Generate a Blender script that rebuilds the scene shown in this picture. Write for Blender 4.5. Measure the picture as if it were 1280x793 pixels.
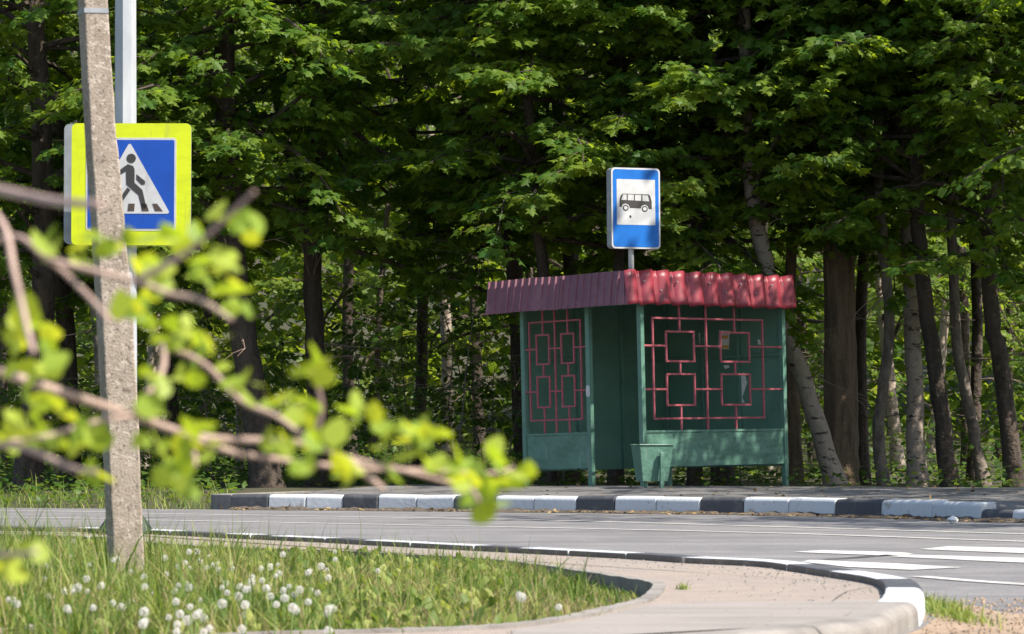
import bpy, bmesh, math, random
import numpy as np
from mathutils import Vector, Matrix
for o in list(bpy.data.objects):
    bpy.data.objects.remove(o)
S = bpy.context.scene
COL = S.collection
random.seed(7)
RNG = np.random.default_rng(11)
R = math.radians

# ------------------------------------------------------------------ camera
F, H, YH = 4000.0, 0.55, 572.0            # focal length in photo pixels, eye height, horizon row
cd = bpy.data.cameras.new('camera')
cam = bpy.data.objects.new('camera', cd); COL.objects.link(cam)
cam.location = (0, 0, H); cam.rotation_euler = (R(90), 0, 0)
cd.sensor_width = 36; cd.lens = 36 * F / 1280
cd.shift_y = (YH - 396.5) / 1280
cd.clip_end = 1000; cd.clip_start = 0.1
cd.dof.use_dof = True; cd.dof.focus_distance = 36.0; cd.dof.aperture_fstop = 12
cd.dof.aperture_blades = 8
S.camera = cam
# ------------------------------------------------------------------ light
SUN_EL, SUN_AZ = R(50), math.atan2(0.88, -0.48)     # azimuth measured from +Y towards +X
to_sun = Vector((math.cos(SUN_EL) * math.sin(SUN_AZ), math.cos(SUN_EL) * math.cos(SUN_AZ), math.sin(SUN_EL)))
W = bpy.data.worlds.new('World'); S.world = W; W.use_nodes = True
wn = W.node_tree
bg = wn.nodes['Background']
sky = wn.nodes.new('ShaderNodeTexSky'); sky.sky_type = 'NISHITA'; sky.sun_disc = False
sky.sun_elevation = SUN_EL; sky.sun_rotation = SUN_AZ
sky.air_density = 1.0; sky.dust_density = 1.5; sky.ozone_density = 1.0
wn.links.new(sky.outputs[0], bg.inputs[0]); bg.inputs[1].default_value = 0.125
sl = bpy.data.lights.new('sun', 'SUN'); sl.energy = 5.0; sl.angle = R(0.53); sl.color = (1.0, 0.93, 0.82)
so = bpy.data.objects.new('sun', sl); COL.objects.link(so)
so.rotation_euler = (-to_sun).to_track_quat('-Z', 'Y').to_euler(); so.location = (20, 10, 40)
S.view_settings.view_transform = 'Standard'; S.view_settings.look = 'None'
S.view_settings.gamma = 1.0; S.view_settings.exposure = 0.95
S.render.engine = 'CYCLES'
S.cycles.max_bounces = 6; S.cycles.diffuse_bounces = 4; S.cycles.glossy_bounces = 2
S.cycles.transmission_bounces = 4; S.cycles.transparent_max_bounces = 4
S.cycles.use_denoising = True
S.cycles.sample_clamp_indirect = 6.0

# ------------------------------------------------------------------ helpers
def gp(x, y, z=0.0):
    """photo pixel -> point on the horizontal plane z"""
    Y = F * (H - z) / (y - YH)
    return Vector(((x - 640) * Y / F, Y, z))
def dp(x, y, Y):
    """photo pixel at a known distance"""
    return Vector(((x - 640) * Y / F, Y, H - (y - YH) * Y / F))

def tag(o, label=None, cat=None, group=None, kind=None):
    if label: o['label'] = label
    if cat: o['category'] = cat
    if group: o['group'] = group
    if kind: o['kind'] = kind
    return o
def link(name, me, mat=None, parent=None, smooth=False):
    o = bpy.data.objects.new(name, me); COL.objects.link(o)
    if mat is not None and len(me.materials) == 0: me.materials.append(mat)
    if parent is not None: o.parent = parent
    if smooth:
        me.polygons.foreach_set('use_smooth', np.ones(len(me.polygons), dtype=bool))
    return o
def empty(name, loc=(0, 0, 0), rot=(0, 0, 0)):
    o = bpy.data.objects.new(name, None); COL.objects.link(o)
    o.location = loc; o.rotation_euler = rot; o.empty_display_size = 0.1
    return o
def pyd(name, v, f):
    me = bpy.data.meshes.new(name); me.from_pydata([tuple(p) for p in v], [], f); me.update(); return me

class MB:
    def __init__(s): s.v = []; s.f = []
    def add(s, v, f):
        n = len(s.v); s.v += [tuple(p) for p in v]; s.f += [tuple(i + n for i in q) for q in f]; return s
    def box(s, x0, x1, y0, y1, z0, z1):
        v = [(x, y, z) for z in (z0, z1) for y in (y0, y1) for x in (x0, x1)]
        return s.add(v, [(0, 2, 3, 1), (4, 5, 7, 6), (0, 1, 5, 4), (1, 3, 7, 5), (3, 2, 6, 7), (2, 0, 4, 6)])
    def tube(s, pts, rad, n=8, cap=True, jitter=0.0, rng=None):
        pts = [Vector(p) for p in pts]
        v = []; f = []
        ref = Vector((0.13, 1, 0.07)).normalized()
        for i, p in enumerate(pts):
            d = (pts[min(i + 1, len(pts) - 1)] - pts[max(i - 1, 0)]).normalized()
            a = ref - d * ref.dot(d)
            if a.length < 1e-3: a = Vector((1, 0, 0)) - d * d.x
            a.normalize(); b = d.cross(a)
            r = rad[i] if hasattr(rad, '__len__') else rad
            for k in range(n):
                t = 2 * math.pi * k / n
                rr = r * (1 + (rng.uniform(-jitter, jitter) if rng else 0))
                v.append(p + (a * math.cos(t) + b * math.sin(t)) * rr)
        for i in range(len(pts) - 1):
            for k in range(n):
                k2 = (k + 1) % n
                f.append((i * n + k, i * n + k2, (i + 1) * n + k2, (i + 1) * n + k))
        if cap:
            f.append(tuple(range(n - 1, -1, -1))); f.append(tuple((len(pts) - 1) * n + k for k in range(n)))
        return s.add(v, f)
    def prism(s, poly, a, b, fn=None):
        """poly: 2-D outline, extruded between a and b through fn(u, v, w)"""
        fn = fn or (lambda u, v, w: (u, v, w))
        n = len(poly)
        v = [fn(p[0], p[1], a) for p in poly] + [fn(p[0], p[1], b) for p in poly]
        f = [tuple(range(n - 1, -1, -1)), tuple(range(n, 2 * n))]
        f += [(i, (i + 1) % n, n + (i + 1) % n, n + i) for i in range(n)]
        return s.add(v, f)
    def mesh(s, name): 
        me = pyd(name, s.v, s.f)
        bm = bmesh.new(); bm.from_mesh(me); bmesh.ops.recalc_face_normals(bm, faces=bm.faces); bm.to_mesh(me); bm.free()
        return me
    def build(s, name, mat, parent=None, smooth=False, bevel=0.0, seg=2):
        o = link(name, s.mesh(name), mat, parent, smooth)
        if bevel:
            m = o.modifiers.new('b', 'BEVEL'); m.width = bevel; m.segments = seg; m.limit_method = 'ANGLE'
        return o

def smooth_poly(pts, n=8):
    """Catmull-Rom through the points"""
    P = [Vector(p) for p in pts]
    out = []
    for i in range(len(P) - 1):
        p0 = P[max(i - 1, 0)]; p1 = P[i]; p2 = P[i + 1]; p3 = P[min(i + 2, len(P) - 1)]
        for k in range(n):
            t = k / n
            out.append(0.5 * ((2 * p1) + (p2 - p0) * t + (2 * p0 - 5 * p1 + 4 * p2 - p3) * t * t + (3 * p1 - p0 - 3 * p2 + p3) * t ** 3))
    out.append(P[-1])
    return out
def round_rect(w, h, r, n=6):
    pts = []
    for cx, cy, a0 in ((w / 2 - r, h / 2 - r, 0), (-w / 2 + r, h / 2 - r, 90), (-w / 2 + r, -h / 2 + r, 180), (w / 2 - r, -h / 2 + r, 270)):
        for k in range(n + 1):
            a = R(a0 + 90 * k / n); pts.append((cx + r * math.cos(a), cy + r * math.sin(a)))
    return pts
def disc(cx, cy, r, n=20): return [(cx + r * math.cos(2 * math.pi * k / n), cy + r * math.sin(2 * math.pi * k / n)) for k in range(n)]

# ------------------------------------------------------------------ materials
def mat(name, base, rough=0.6, noise=None, bump=None, metallic=0.0, spec=0.5, coord='Object', extra=None):
    """base colour with optional layers: noise = [(scale, colour2, lo, hi, stretch)], bump = (scale, strength, dist)"""
    m = bpy.data.materials.new(name); m.use_nodes = True
    nt = m.node_tree; b = nt.nodes['Principled BSDF']
    b.inputs['Roughness'].default_value = rough; b.inputs['Metallic'].default_value = metallic
    b.inputs['Specular IOR Level'].default_value = spec
    tc = nt.nodes.new('ShaderNodeTexCoord')
    col = nt.nodes.new('ShaderNodeRGB'); col.outputs[0].default_value = (*base, 1); cur = col.outputs[0]
    for (sc, c2, lo, hi, st) in (noise or []):
        mp = nt.nodes.new('ShaderNodeMapping'); mp.inputs['Scale'].default_value = st[:3]
        if len(st) > 3: mp.inputs['Rotation'].default_value = (0, 0, st[3])
        nt.links.new(tc.outputs[coord], mp.inputs[0])
        n = nt.nodes.new('ShaderNodeTexNoise'); n.inputs['Scale'].default_value = sc; n.inputs['Detail'].default_value = 6
        n.inputs['Roughness'].default_value = 0.62
        nt.links.new(mp.outputs[0], n.inputs['Vector'])
        rp = nt.nodes.new('ShaderNodeMapRange'); rp.inputs[1].default_value = lo; rp.inputs[2].default_value = hi
        nt.links.new(n.outputs[0], rp.inputs[0])
        mx = nt.nodes.new('ShaderNodeMix'); mx.data_type = 'RGBA'
        nt.links.new(rp.outputs[0], mx.inputs[0]); nt.links.new(cur, mx.inputs[6]); mx.inputs[7].default_value = (*c2, 1)
        cur = mx.outputs[2]
    nt.links.new(cur, b.inputs['Base Color'])
    if bump:
        bumps = bump if isinstance(bump, list) else [bump]
        prev = None
        for (sc, stg, dist) in bumps:
            n = nt.nodes.new('ShaderNodeTexNoise'); n.inputs['Scale'].default_value = sc; n.inputs['Detail'].default_value = 5
            nt.links.new(tc.outputs[coord], n.inputs['Vector'])
            bp = nt.nodes.new('ShaderNodeBump'); bp.inputs['Strength'].default_value = stg; bp.inputs['Distance'].default_value = dist
            nt.links.new(n.outputs[0], bp.inputs['Height'])
            if prev: nt.links.new(prev.outputs[0], bp.inputs['Normal'])
            prev = bp
        nt.links.new(prev.outputs[0], b.inputs['Normal'])
    return m

def leaf_mat(name, c1, c2, t1, t2, trans=0.45, rough=0.45):
    m = bpy.data.materials.new(name); m.use_nodes = True
    nt = m.node_tree; b = nt.nodes['Principled BSDF']; out = nt.nodes['Material Output']
    at = nt.nodes.new('ShaderNodeAttribute'); at.attribute_name = 'rnd'
    def ramp(a, c):
        mx = nt.nodes.new('ShaderNodeMix'); mx.data_type = 'RGBA'
        nt.links.new(at.outputs['Fac'], mx.inputs[0]); mx.inputs[6].default_value = (*a, 1); mx.inputs[7].default_value = (*c, 1)
        return mx.outputs[2]
    nt.links.new(ramp(c1, c2), b.inputs['Base Color'])
    b.inputs['Roughness'].default_value = rough; b.inputs['Specular IOR Level'].default_value = 0.22
    tr = nt.nodes.new('ShaderNodeBsdfTranslucent'); nt.links.new(ramp(t1, t2), tr.inputs[0])
    ms = nt.nodes.new('ShaderNodeMixShader'); ms.inputs[0].default_value = trans
    nt.links.new(b.outputs[0], ms.inputs[1]); nt.links.new(tr.outputs[0], ms.inputs[2]); nt.links.new(ms.outputs[0], out.inputs[0])
    return m

ONE = (1, 1, 1)
M = {}
M['asphalt'] = mat('asphalt', (0.18, 0.172, 0.176), 0.85, [(0.6, (0.135, 0.13, 0.134), .42, .62, ONE), (3.0, (0.22, 0.21, 0.2), .5, .75, ONE), (40, (0.10, 0.10, 0.10), .5, .66, ONE), (2.4, (0.105, 0.10, 0.105), .52, .66, (.06, 1, 1, R(52))), (5, (0.24, 0.23, 0.22), .58, .72, (.05, 1, 1, R(50)))], [(90, .5, .01)])
M['platform'] = mat('platform', (0.13, 0.125, 0.125), 0.9, [(1.2, (0.09, 0.085, 0.08), .45, .6, ONE), (30, (0.18, 0.165, 0.14), .55, .7, ONE)], [(60, .5, .01)])
M['paving'] = mat('paving', (0.265, 0.215, 0.182), 0.9, [(1.6, (0.215, 0.18, 0.155), .56, .68, (1, 1, 1)), (0.9, (0.235, 0.20, 0.175), .4, .62, ONE), (6, (0.31, 0.255, 0.21), .5, .72, ONE), (60, (0.17, 0.14, 0.12), .54, .66, ONE)], [(50, .7, .01), (7, .3, .02)])
M['paving_grey'] = mat('paving_grey', (0.255, 0.228, 0.207), 0.9, [(1.1, (0.205, 0.185, 0.168), .42, .62, (1, 3, 1)), (40, (0.2, 0.18, 0.165), .56, .7, ONE)], [(50, .4, .008)])
M['soil'] = mat('soil', (0.05, 0.045, 0.024), 0.95, [(2, (0.035, 0.042, 0.016), .4, .6, ONE), (14, (0.085, 0.065, 0.035), .55, .72, ONE)], [(12, .7, .03)])
M['grit'] = mat('grit', (0.10, 0.08, 0.06), 0.95, [(25, (0.05, 0.04, 0.03), .42, .58, ONE), (40, (0.22, 0.15, 0.09), .60, .68, ONE)], [(40, .9, .02)])
M['dirt'] = mat('dirt', (0.30, 0.215, 0.15), 0.95, [(3, (0.22, 0.16, 0.11), .42, .62, ONE), (22, (0.36, 0.28, 0.2), .55, .7, ONE)], [(30, .8, .02)])
M['white_paint'] = mat('white_paint', (0.48, 0.50, 0.52), 0.7, [(5, (0.38, 0.395, 0.41), .55, .75, ONE), (16, (0.16, 0.15, 0.14), .66, .70, ONE), (7, (0.33, 0.32, 0.3), .62, .68, (1, 1, .5)), (60, (0.3, 0.29, 0.28), .64, .70, ONE)], [(25, .35, .01)])
M['black_paint'] = mat('black_paint', (0.05, 0.052, 0.06), 0.7, [(6, (0.10, 0.1, 0.1), .5, .7, ONE), (30, (0.2, 0.19, 0.18), .66, .74, ONE)], [(25, .35, .01)])
M['bare_kerb'] = mat('bare_kerb', (0.235, 0.215, 0.195), 0.9, [(4, (0.165, 0.15, 0.135), .42, .62, ONE), (30, (0.17, 0.155, 0.14), .58, .7, ONE)], [(30, .5, .012)])
M['kerb_dirty'] = mat('kerb_dirty', (0.13, 0.115, 0.10), 0.95, [(9, (0.20, 0.175, 0.15), .5, .7, ONE)], [(30, .5, .012)])
M['line'] = mat('line', (0.50, 0.485, 0.46), 0.75, [(2.2, (0.36, 0.35, 0.34), .46, .66, ONE), (9, (0.23, 0.22, 0.22), .58, .68, (.3, 1, 1, R(52))), (40, (0.2, 0.2, 0.2), .58, .66, ONE)], [(60, .3, .005)])
M['crack'] = mat('crack', (0.03, 0.03, 0.03), 0.95)
M['concrete_pole'] = mat('concrete_pole', (0.34, 0.28, 0.225), 0.92, [(5, (0.25, 0.20, 0.155), .42, .64, (1, 1, .5)), (38, (0.44, 0.37, 0.31), .52, .62, ONE), (60, (0.15, 0.12, 0.095), .56, .64, ONE)], [(110, .7, .005), (14, .35, .008)])
M['galv'] = mat('galv', (0.46, 0.47, 0.48), 0.5, [(6, (0.34, 0.36, 0.38), .4, .65, (1, 1, .25))], None, 0.25)
M['galv_dull'] = mat('galv_dull', (0.36, 0.38, 0.40), 0.6, [(9, (0.27, 0.29, 0.3), .4, .65, ONE)], None, 0.35)
M['dark_green'] = mat('dark_green', (0.02, 0.035, 0.025), 0.6)
M['yellow'] = mat('yellow', (0.56, 0.64, 0.005), 0.45, [(5, (0.49, 0.575, 0.005), .45, .65, (1, 1, 3)), (3.5, (0.40, 0.45, 0.04), .58, .75, (4, 4, .5)), (50, (0.3, 0.3, 0.05), .70, .75, ONE)], [(6, .15, .01)])
M['blue'] = mat('blue', (0.003, 0.06, 0.36), 0.4, [(6, (0.003, 0.05, 0.31), .45, .65, ONE)])
M['blue_light'] = mat('blue_light', (0.004, 0.125, 0.46), 0.4, [(5, (0.004, 0.105, 0.40), .45, .65, ONE)])
M['sign_white'] = mat('sign_white', (0.50, 0.50, 0.51), 0.45, [(7, (0.43, 0.43, 0.43), .45, .65, ONE), (5, (0.33, 0.32, 0.3), .6, .78, (3, 3, .5))])
M['sign_dark'] = mat('sign_dark', (0.035, 0.032, 0.032), 0.55)
M['brown_dark'] = mat('brown_dark', (0.06, 0.042, 0.032), 0.6)
M['green_paint'] = mat('green_paint', (0.092, 0.20, 0.148), 0.5, [(3, (0.072, 0.162, 0.118), .42, .62, ONE), (14, (0.125, 0.24, 0.185), .58, .72, ONE), (50, (0.03, 0.06, 0.045), .66, .72, ONE), (4, (0.16, 0.24, 0.2), .6, .72, (3, 3, .5)), (22, (0.16, 0.085, 0.05), .70, .74, ONE)], [(9, .5, .03), (60, .25, .006)])
M['green_wall'] = mat('green_wall', (0.10, 0.215, 0.155), 0.62, [(2.2, (0.078, 0.175, 0.125), .42, .62, ONE), (20, (0.12, 0.25, 0.185), .58, .72, ONE)], [(7, .3, .02)])
M['roof_maroon'] = mat('roof_maroon', (0.17, 0.06, 0.082), 0.42, [(2.5, (0.24, 0.11, 0.13), .56, .72, (1, 1, .4)), (6, (0.135, 0.048, 0.066), .45, .65, ONE), (50, (0.10, 0.03, 0.035), .66, .72, ONE)], [(5, .12, .02)])
M['roof_red'] = mat('roof_red', (0.25, 0.026, 0.042), 0.42, [(2.5, (0.29, 0.055, 0.068), .58, .75, (1, 1, .4)), (4, (0.11, 0.03, 0.035), .58, .7, (3, 3, .4)), (5, (0.20, 0.02, 0.034), .45, .65, ONE), (40, (0.14, 0.03, 0.03), .68, .73, ONE)], [(5, .15, .02)])
M['bar_red'] = mat('bar_red', (0.34, 0.075, 0.095), 0.6, [(20, (0.25, 0.055, 0.07), .45, .65, ONE), (60, (0.5, 0.2, 0.2), .68, .74, ONE)])
M['paper'] = mat('paper', (0.68, 0.68, 0.66), 0.85, [(30, (0.5, 0.5, 0.48), .5, .7, ONE)])
M['print_orange'] = mat('print_orange', (0.62, 0.36, 0.10), 0.8)
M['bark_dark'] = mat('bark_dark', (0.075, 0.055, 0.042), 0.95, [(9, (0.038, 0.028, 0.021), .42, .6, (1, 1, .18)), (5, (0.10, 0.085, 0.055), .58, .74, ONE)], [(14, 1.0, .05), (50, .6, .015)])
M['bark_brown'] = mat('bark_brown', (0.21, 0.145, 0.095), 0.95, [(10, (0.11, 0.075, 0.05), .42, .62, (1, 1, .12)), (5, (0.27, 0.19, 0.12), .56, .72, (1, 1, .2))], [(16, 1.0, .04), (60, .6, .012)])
M['bark_birch'] = mat('bark_birch', (0.33, 0.27, 0.22), 0.85, [(6, (0.30, 0.24, 0.195), .42, .62, ONE), (7, (0.045, 0.035, 0.03), .56, .64, (1, 1, 2.6))], [(16, .9, .03)])
M['bark_grey'] = mat('bark_grey', (0.19, 0.155, 0.125), 0.95, [(10, (0.10, 0.08, 0.065), .42, .62, (1, 1, .3)), (6, (0.24, 0.2, 0.15), .58, .74, ONE)], [(18, 1.0, .03)])
M['twig'] = mat('twig', (0.23, 0.165, 0.13), 0.85, [(30, (0.16, 0.11, 0.085), .42, .62, ONE)])
M['twig_near'] = mat('twig_near', (0.42, 0.30, 0.25), 0.8, [(20, (0.32, 0.22, 0.18), .42, .62, ONE)])
M['stem'] = mat('stem', (0.14, 0.21, 0.05), 0.7)
M['seed_core'] = mat('seed_core', (0.25, 0.2, 0.13), 0.9)
M['fluff'] = leaf_mat('fluff', (0.8, 0.78, 0.74), (0.8, 0.78, 0.74), (0.8, 0.78, 0.72), (0.8, 0.78, 0.72), .5, .9)
M['leaf'] = leaf_mat('leaf', (0.035, 0.105, 0.02), (0.16, 0.225, 0.025), (0.13, 0.28, 0.012), (0.46, 0.55, 0.022), .5, .5)
M['leaf_far'] = leaf_mat('leaf_far', (0.06, 0.13, 0.022), (0.17, 0.23, 0.04), (0.2, 0.32, 0.018), (0.45, 0.52, 0.045), .5)
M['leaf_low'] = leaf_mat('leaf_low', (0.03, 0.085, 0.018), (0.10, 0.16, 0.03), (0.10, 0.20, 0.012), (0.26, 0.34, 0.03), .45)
M['leaf_near'] = leaf_mat('leaf_near', (0.20, 0.30, 0.045), (0.36, 0.44, 0.07), (0.42, 0.55, 0.015), (0.66, 0.68, 0.02), .5, .45)
M['grass'] = leaf_mat('grass', (0.06, 0.125, 0.02), (0.33, 0.36, 0.10), (0.12, 0.22, 0.014), (0.46, 0.50, 0.08), .4, .5)
M['grass_dry'] = leaf_mat('grass_dry', (0.26, 0.21, 0.10), (0.36, 0.28, 0.15), (0.25, 0.2, 0.08), (0.36, 0.28, 0.12), .35, .6)

# ------------------------------------------------------------------ leaf clouds (one mesh from arrays)
def half(pts, fold):
    v = [(0, 0, 0), (0, 1, 0)]; n = len(pts)
    v += [(x, y, -fold * abs(x)) for x, y in pts] + [(-x, y, -fold * abs(x)) for x, y in pts]
    f = [tuple([0] + list(range(2, 2 + n)) + [1]), tuple([1] + list(range(1 + 2 * n, 1 + n, -1)) + [0])]
    return np.array(v, float), f
T_MAPLE = half([(.20, -.06), (.46, .10), (.28, .26), (.60, .56), (.25, .54)], .35)
T_OVAL = half([(.26, .12), (.40, .42), (.24, .78)], .30)
T_RHOMB = half([(.40, .42)], .3)

def cloud(name, tmpl, pos, axis, nrm, size, rnd, mat_, parent=None):
    tv, tf = tmpl
    N = len(pos); m = len(tv)
    axis = axis / np.linalg.norm(axis, axis=1, keepdims=True)
    nrm = nrm - axis * (nrm * axis).sum(1, keepdims=True)
    nrm /= np.linalg.norm(nrm, axis=1, keepdims=True) + 1e-9
    side = np.cross(axis, nrm)
    s = size[:, None, None]
    V = pos[:, None, :] + s * (tv[None, :, 0:1] * side[:, None, :] + tv[None, :, 1:2] * axis[:, None, :] + tv[None, :, 2:3] * nrm[:, None, :])
    V = V.reshape(-1, 3).astype(np.float32)
    cnt = np.array([len(f) for f in tf]); flat = np.concatenate([np.array(f) for f in tf])
    loops = (flat[None, :] + (np.arange(N) * m)[:, None]).reshape(-1).astype(np.int32)
    totals = np.tile(cnt, N)
    starts = np.concatenate([[0], np.cumsum(totals)[:-1]]).astype(np.int32)
    me = bpy.data.meshes.new(name)
    me.vertices.add(len(V)); me.vertices.foreach_set('co', V.ravel())
    me.loops.add(len(loops)); me.loops.foreach_set('vertex_index', loops)
    me.polygons.add(len(totals)); me.polygons.foreach_set('loop_start', starts)
    me.update(calc_edges=True)
    a = me.attributes.new('rnd', 'FLOAT', 'POINT'); a.data.foreach_set('value', np.repeat(rnd, m).astype(np.float32))
    return link(name, me, mat_, parent)

# ================================================================== SETTING
# road curves, left (far) to right (near)
far_kerb = smooth_poly([(-40, 52, 0), (-16, 40, 0), (-7, 35.6, 0), gp(275, 637.2), gp(460, 638.6), gp(640, 640.4), gp(900, 643.6), gp(1041, 646.2), gp(1140, 649), gp(1264, 653), (6.6, 24.6, 0), (11, 17, 0), (19, 2, 0), (30, -20, 0)], 24)
line_1 = smooth_poly([(-40, 48.5, 0), (-16, 38.2, 0), gp(0, 638.8), gp(184, 642.3), gp(640, 650), gp(960, 658.8), gp(1280, 668.2), (6.6, 18, 0), (15, 3, 0)], 24)
line_2 = smooth_poly([(-40, 46, 0), (-15, 35.2, 0), gp(0, 647), gp(184, 650.5), gp(640, 659.5), gp(960, 666.8), gp(1280, 677.6), (6.0, 16.5, 0), (14, 2, 0)], 24)
KT = 0.08
near_px = [(25, 658), (110, 659), (187, 661), (305, 666.5), (433, 672), (482, 674.7), (620, 681.4), (813, 691), (890, 696), (980, 700), (1030, 706), (1078, 713), (1118, 718.5), (1146, 725), (1155, 737), (1148, 752), (1122, 763), (1097, 775), (980, 787), (800, 798)]
near_kerb = smooth_poly([(-40, 42.5, KT), (-14, 31, KT), (-6, 24.5, KT)] + [gp(x, y, KT) for x, y in near_px] + [(-1.2, 7.4, KT), (-4, 5.8, KT), (-12, 2.5, KT)], 16)

def arr(c): return np.array([(p.x, p.y) for p in c])
FK = arr(far_kerb)
def dist_behind(P):
    """signed distance behind the far kerb line (positive: forest side)"""
    P = np.asarray(P, float); best = np.full(len(P), 1e9); sgn = np.ones(len(P))
    for a, b in zip(FK[:-1], FK[1:]):
        d = b - a; L2 = (d * d).sum()
        t = np.clip(((P - a) @ d) / L2, 0, 1)
        q = a + t[:, None] * d
        r = P - q; dd = np.hypot(r[:, 0], r[:, 1])
        s = d[0] * r[:, 1] - d[1] * r[:, 0]
        k = dd < best
        best[k] = dd[k]; sgn[k] = np.sign(s[k])
    return best * sgn
def ground_z(P):
    d = dist_behind(P)
    z = -0.05 + np.clip((d - 0.25) / 4.5, 0, 1) * 0.23
    P = np.asarray(P)
    z = z + np.clip((d - 9) / 28, 0, 1) ** 1.5 * 1.0 + np.clip((d - 46) / 60, 0, 1) ** 1.3 * 26
    z = z + np.where(d > 5, 0.05 * np.sin(P[:, 0] * 1.3) * np.sin(P[:, 1] * 1.1), 0)
    return z
gx = np.unique(np.concatenate([np.linspace(-250, -30, 16), np.linspace(-30, 30, 121), np.linspace(30, 250, 16)]))
gy = np.unique(np.concatenate([np.linspace(-120, -5, 10), np.linspace(-5, 60, 131), np.linspace(60, 260, 30)]))
GX, GY = np.meshgrid(gx, gy); GP = np.stack([GX.ravel(), GY.ravel()], 1)
GZ = ground_z(GP)
nx = len(gx)
fs = [(j * nx + i, j * nx + i + 1, (j + 1) * nx + i + 1, (j + 1) * nx + i) for j in range(len(gy) - 1) for i in range(nx - 1)]
tag(link('ground', pyd('ground', np.column_stack([GP, GZ]), fs), M['soil'], smooth=True), kind='structure')

# asphalt sheet: main road plus the mouth of the side road the camera stands on
road_poly = [(p.x, p.y, 0) for p in far_kerb]
near_off = [(p.x, p.y, 0) for p in near_kerb][::-1]
v = road_poly + near_off
me = bpy.data.meshes.new('road'); bm = bmesh.new()
bm.faces.new([bm.verts.new(p) for p in [(p[0], p[1], 0.0) for p in road_poly] + [(30, -30, 0), (-14, -30, 0)] + near_off])
bmesh.ops.triangulate(bm, faces=bm.faces); bm.to_mesh(me); bm.free()
road = tag(link('road', me, M['asphalt']), kind='structure')

def strip(curve, w, z, x0=None, x1=None):
    """flat band of width w along a curve"""
    mb = MB(); v = []; f = []
    for i, p in enumerate(curve):
        d = curve[min(i + 1, len(curve) - 1)] - curve[max(i - 1, 0)]; n = Vector((-d.y, d.x, 0)).normalized()
        v += [(p.x + n.x * w / 2, p.y + n.y * w / 2, z), (p.x - n.x * w / 2, p.y - n.y * w / 2, z)]
    f = [(2 * i, 2 * i + 1, 2 * i + 3, 2 * i + 2) for i in range(len(curve) - 1)]
    return mb.add(v, f)
strip(line_1, 0.11, 0.004).build('lane_line', M['line'], road)
strip(line_2, 0.11, 0.004).build('lane_line', M['line'], road)
edge = smooth_poly([gp(1149, 721.5), gp(1280, 731.5), (3.2, 11.9, 0), (7, 6, 0)], 8)
strip(edge, 0.10, 0.004).build('lane_line', M['line'], road)
zebra = [[(1149, 686.6), (1186, 683), (1300, 685.5), (1400, 689), (1400, 695), (1290, 692)],
         [(992, 690), (1027, 687.6), (1130, 690.6), (1142, 692.6), (1111, 694.6)],
         [(1113, 695.6), (1132, 693.2), (1300, 698), (1400, 702.5), (1400, 710), (1300, 704.5)],
         [(1002, 702.4), (1012, 700), (1125, 704.6), (1202, 709.4), (1139, 712.4), (1058, 708.6)]]
for poly in zebra:
    pts = [gp(x, y, 0.004) for x, y in poly]
    link('crossing_stripe', pyd('crossing_stripe', pts, [tuple(range(len(pts)))]), M['line'], road)
for c in ([(1030, 700), (1060, 698.6), (1090, 696.3), (1112, 694.9)], [(150, 649.0), (240, 646.8), (330, 647.2)], [(510, 650), (560, 649.4), (640, 650.8)]):
    strip(smooth_poly([gp(x, y) for x, y in c], 4), 0.05, 0.006).build('crack', M['crack'], road)

# ---- kerbs made of single stones
def cut(curve, marks, H0):
    """dense curve -> sub-curves between photo columns"""
    xs = [640 + F * p.x / p.y for p in curve]
    return xs
def resample(curve, a, b, n):
    L = [0]
    for p, q in zip(curve[:-1], curve[1:]): L.append(L[-1] + (q - p).length)
    out = []
    for k in range(n + 1):
        s = a + (b - a) * k / n
        i = max(0, min(len(curve) - 2, int(np.searchsorted(L, s) - 1)))
        t = (s - L[i]) / max(1e-9, L[i + 1] - L[i]); out.append(curve[i].lerp(curve[i + 1], t))
    return out
def arclen(curve):
    L = [0]
    for p, q in zip(curve[:-1], curve[1:]): L.append(L[-1] + (q - p).length)
    return L
def s_of_px(curve, x):
    L = arclen(curve); xs = np.array([640 + F * p.x / max(p.y, .1) for p in curve])
    ok = [i for i, p in enumerate(curve) if p.y > 11.5]
    return float(np.interp(x, xs[ok], np.array(L)[ok]))
def kerb_stone(curve, a, b, prof, m, parent, z0=0.0, gap=.004):
    """prof: (offset to the forest/pavement side, z) outline, swept between arc lengths a and b"""
    n = 3 if b - a < 1.6 else 6
    pts = resample(curve, a + gap, b - gap, n); mb = MB(); v = []; f = []; k = len(prof)
    j_ = .0015 if curve is near_kerb else .006; dz = random.uniform(-j_, j_); dn = random.uniform(-j_, j_); ry = random.uniform(-.003, .003) * (j_ > .002)
    for i, p in enumerate(pts):
        d = (pts[min(i + 1, n)] - pts[max(i - 1, 0)]); nn = Vector((-d.y, d.x, 0)).normalized()
        for o, z in prof:
            zz = z + dz + ry * (i - n / 2) if z > 0.03 else z
            v.append((p.x + nn.x * (o + dn), p.y + nn.y * (o + dn), zz))
    for i in range(n):
        for j in range(k):
            j2 = (j + 1) % k; f.append((i * k + j, i * k + j2, (i + 1) * k + j2, (i + 1) * k + j))
    f += [tuple(range(k - 1, -1, -1)), tuple(n * k + j for j in range(k))]
    o = mb.add(v, f).build('kerb_stone', m, parent, bevel=.012, seg=2)
    if curve is near_kerb and m is not M['bare_kerb']:                      # the side towards the pavement was never painted
        o.data.materials.append(M['kerb_dirty'])
        c = pts[n // 2]; d = pts[n] - pts[0]; nn = Vector((-d.y, d.x, 0)).normalized()
        for pl in o.data.polygons:
            if pl.normal.dot(nn) < -.8: pl.material_index = 1
    return o
kerb_f = tag(empty('far_kerb', (0, 32, 0)), kind='structure')
kerb_f.location = (0, 0, 0)
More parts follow.
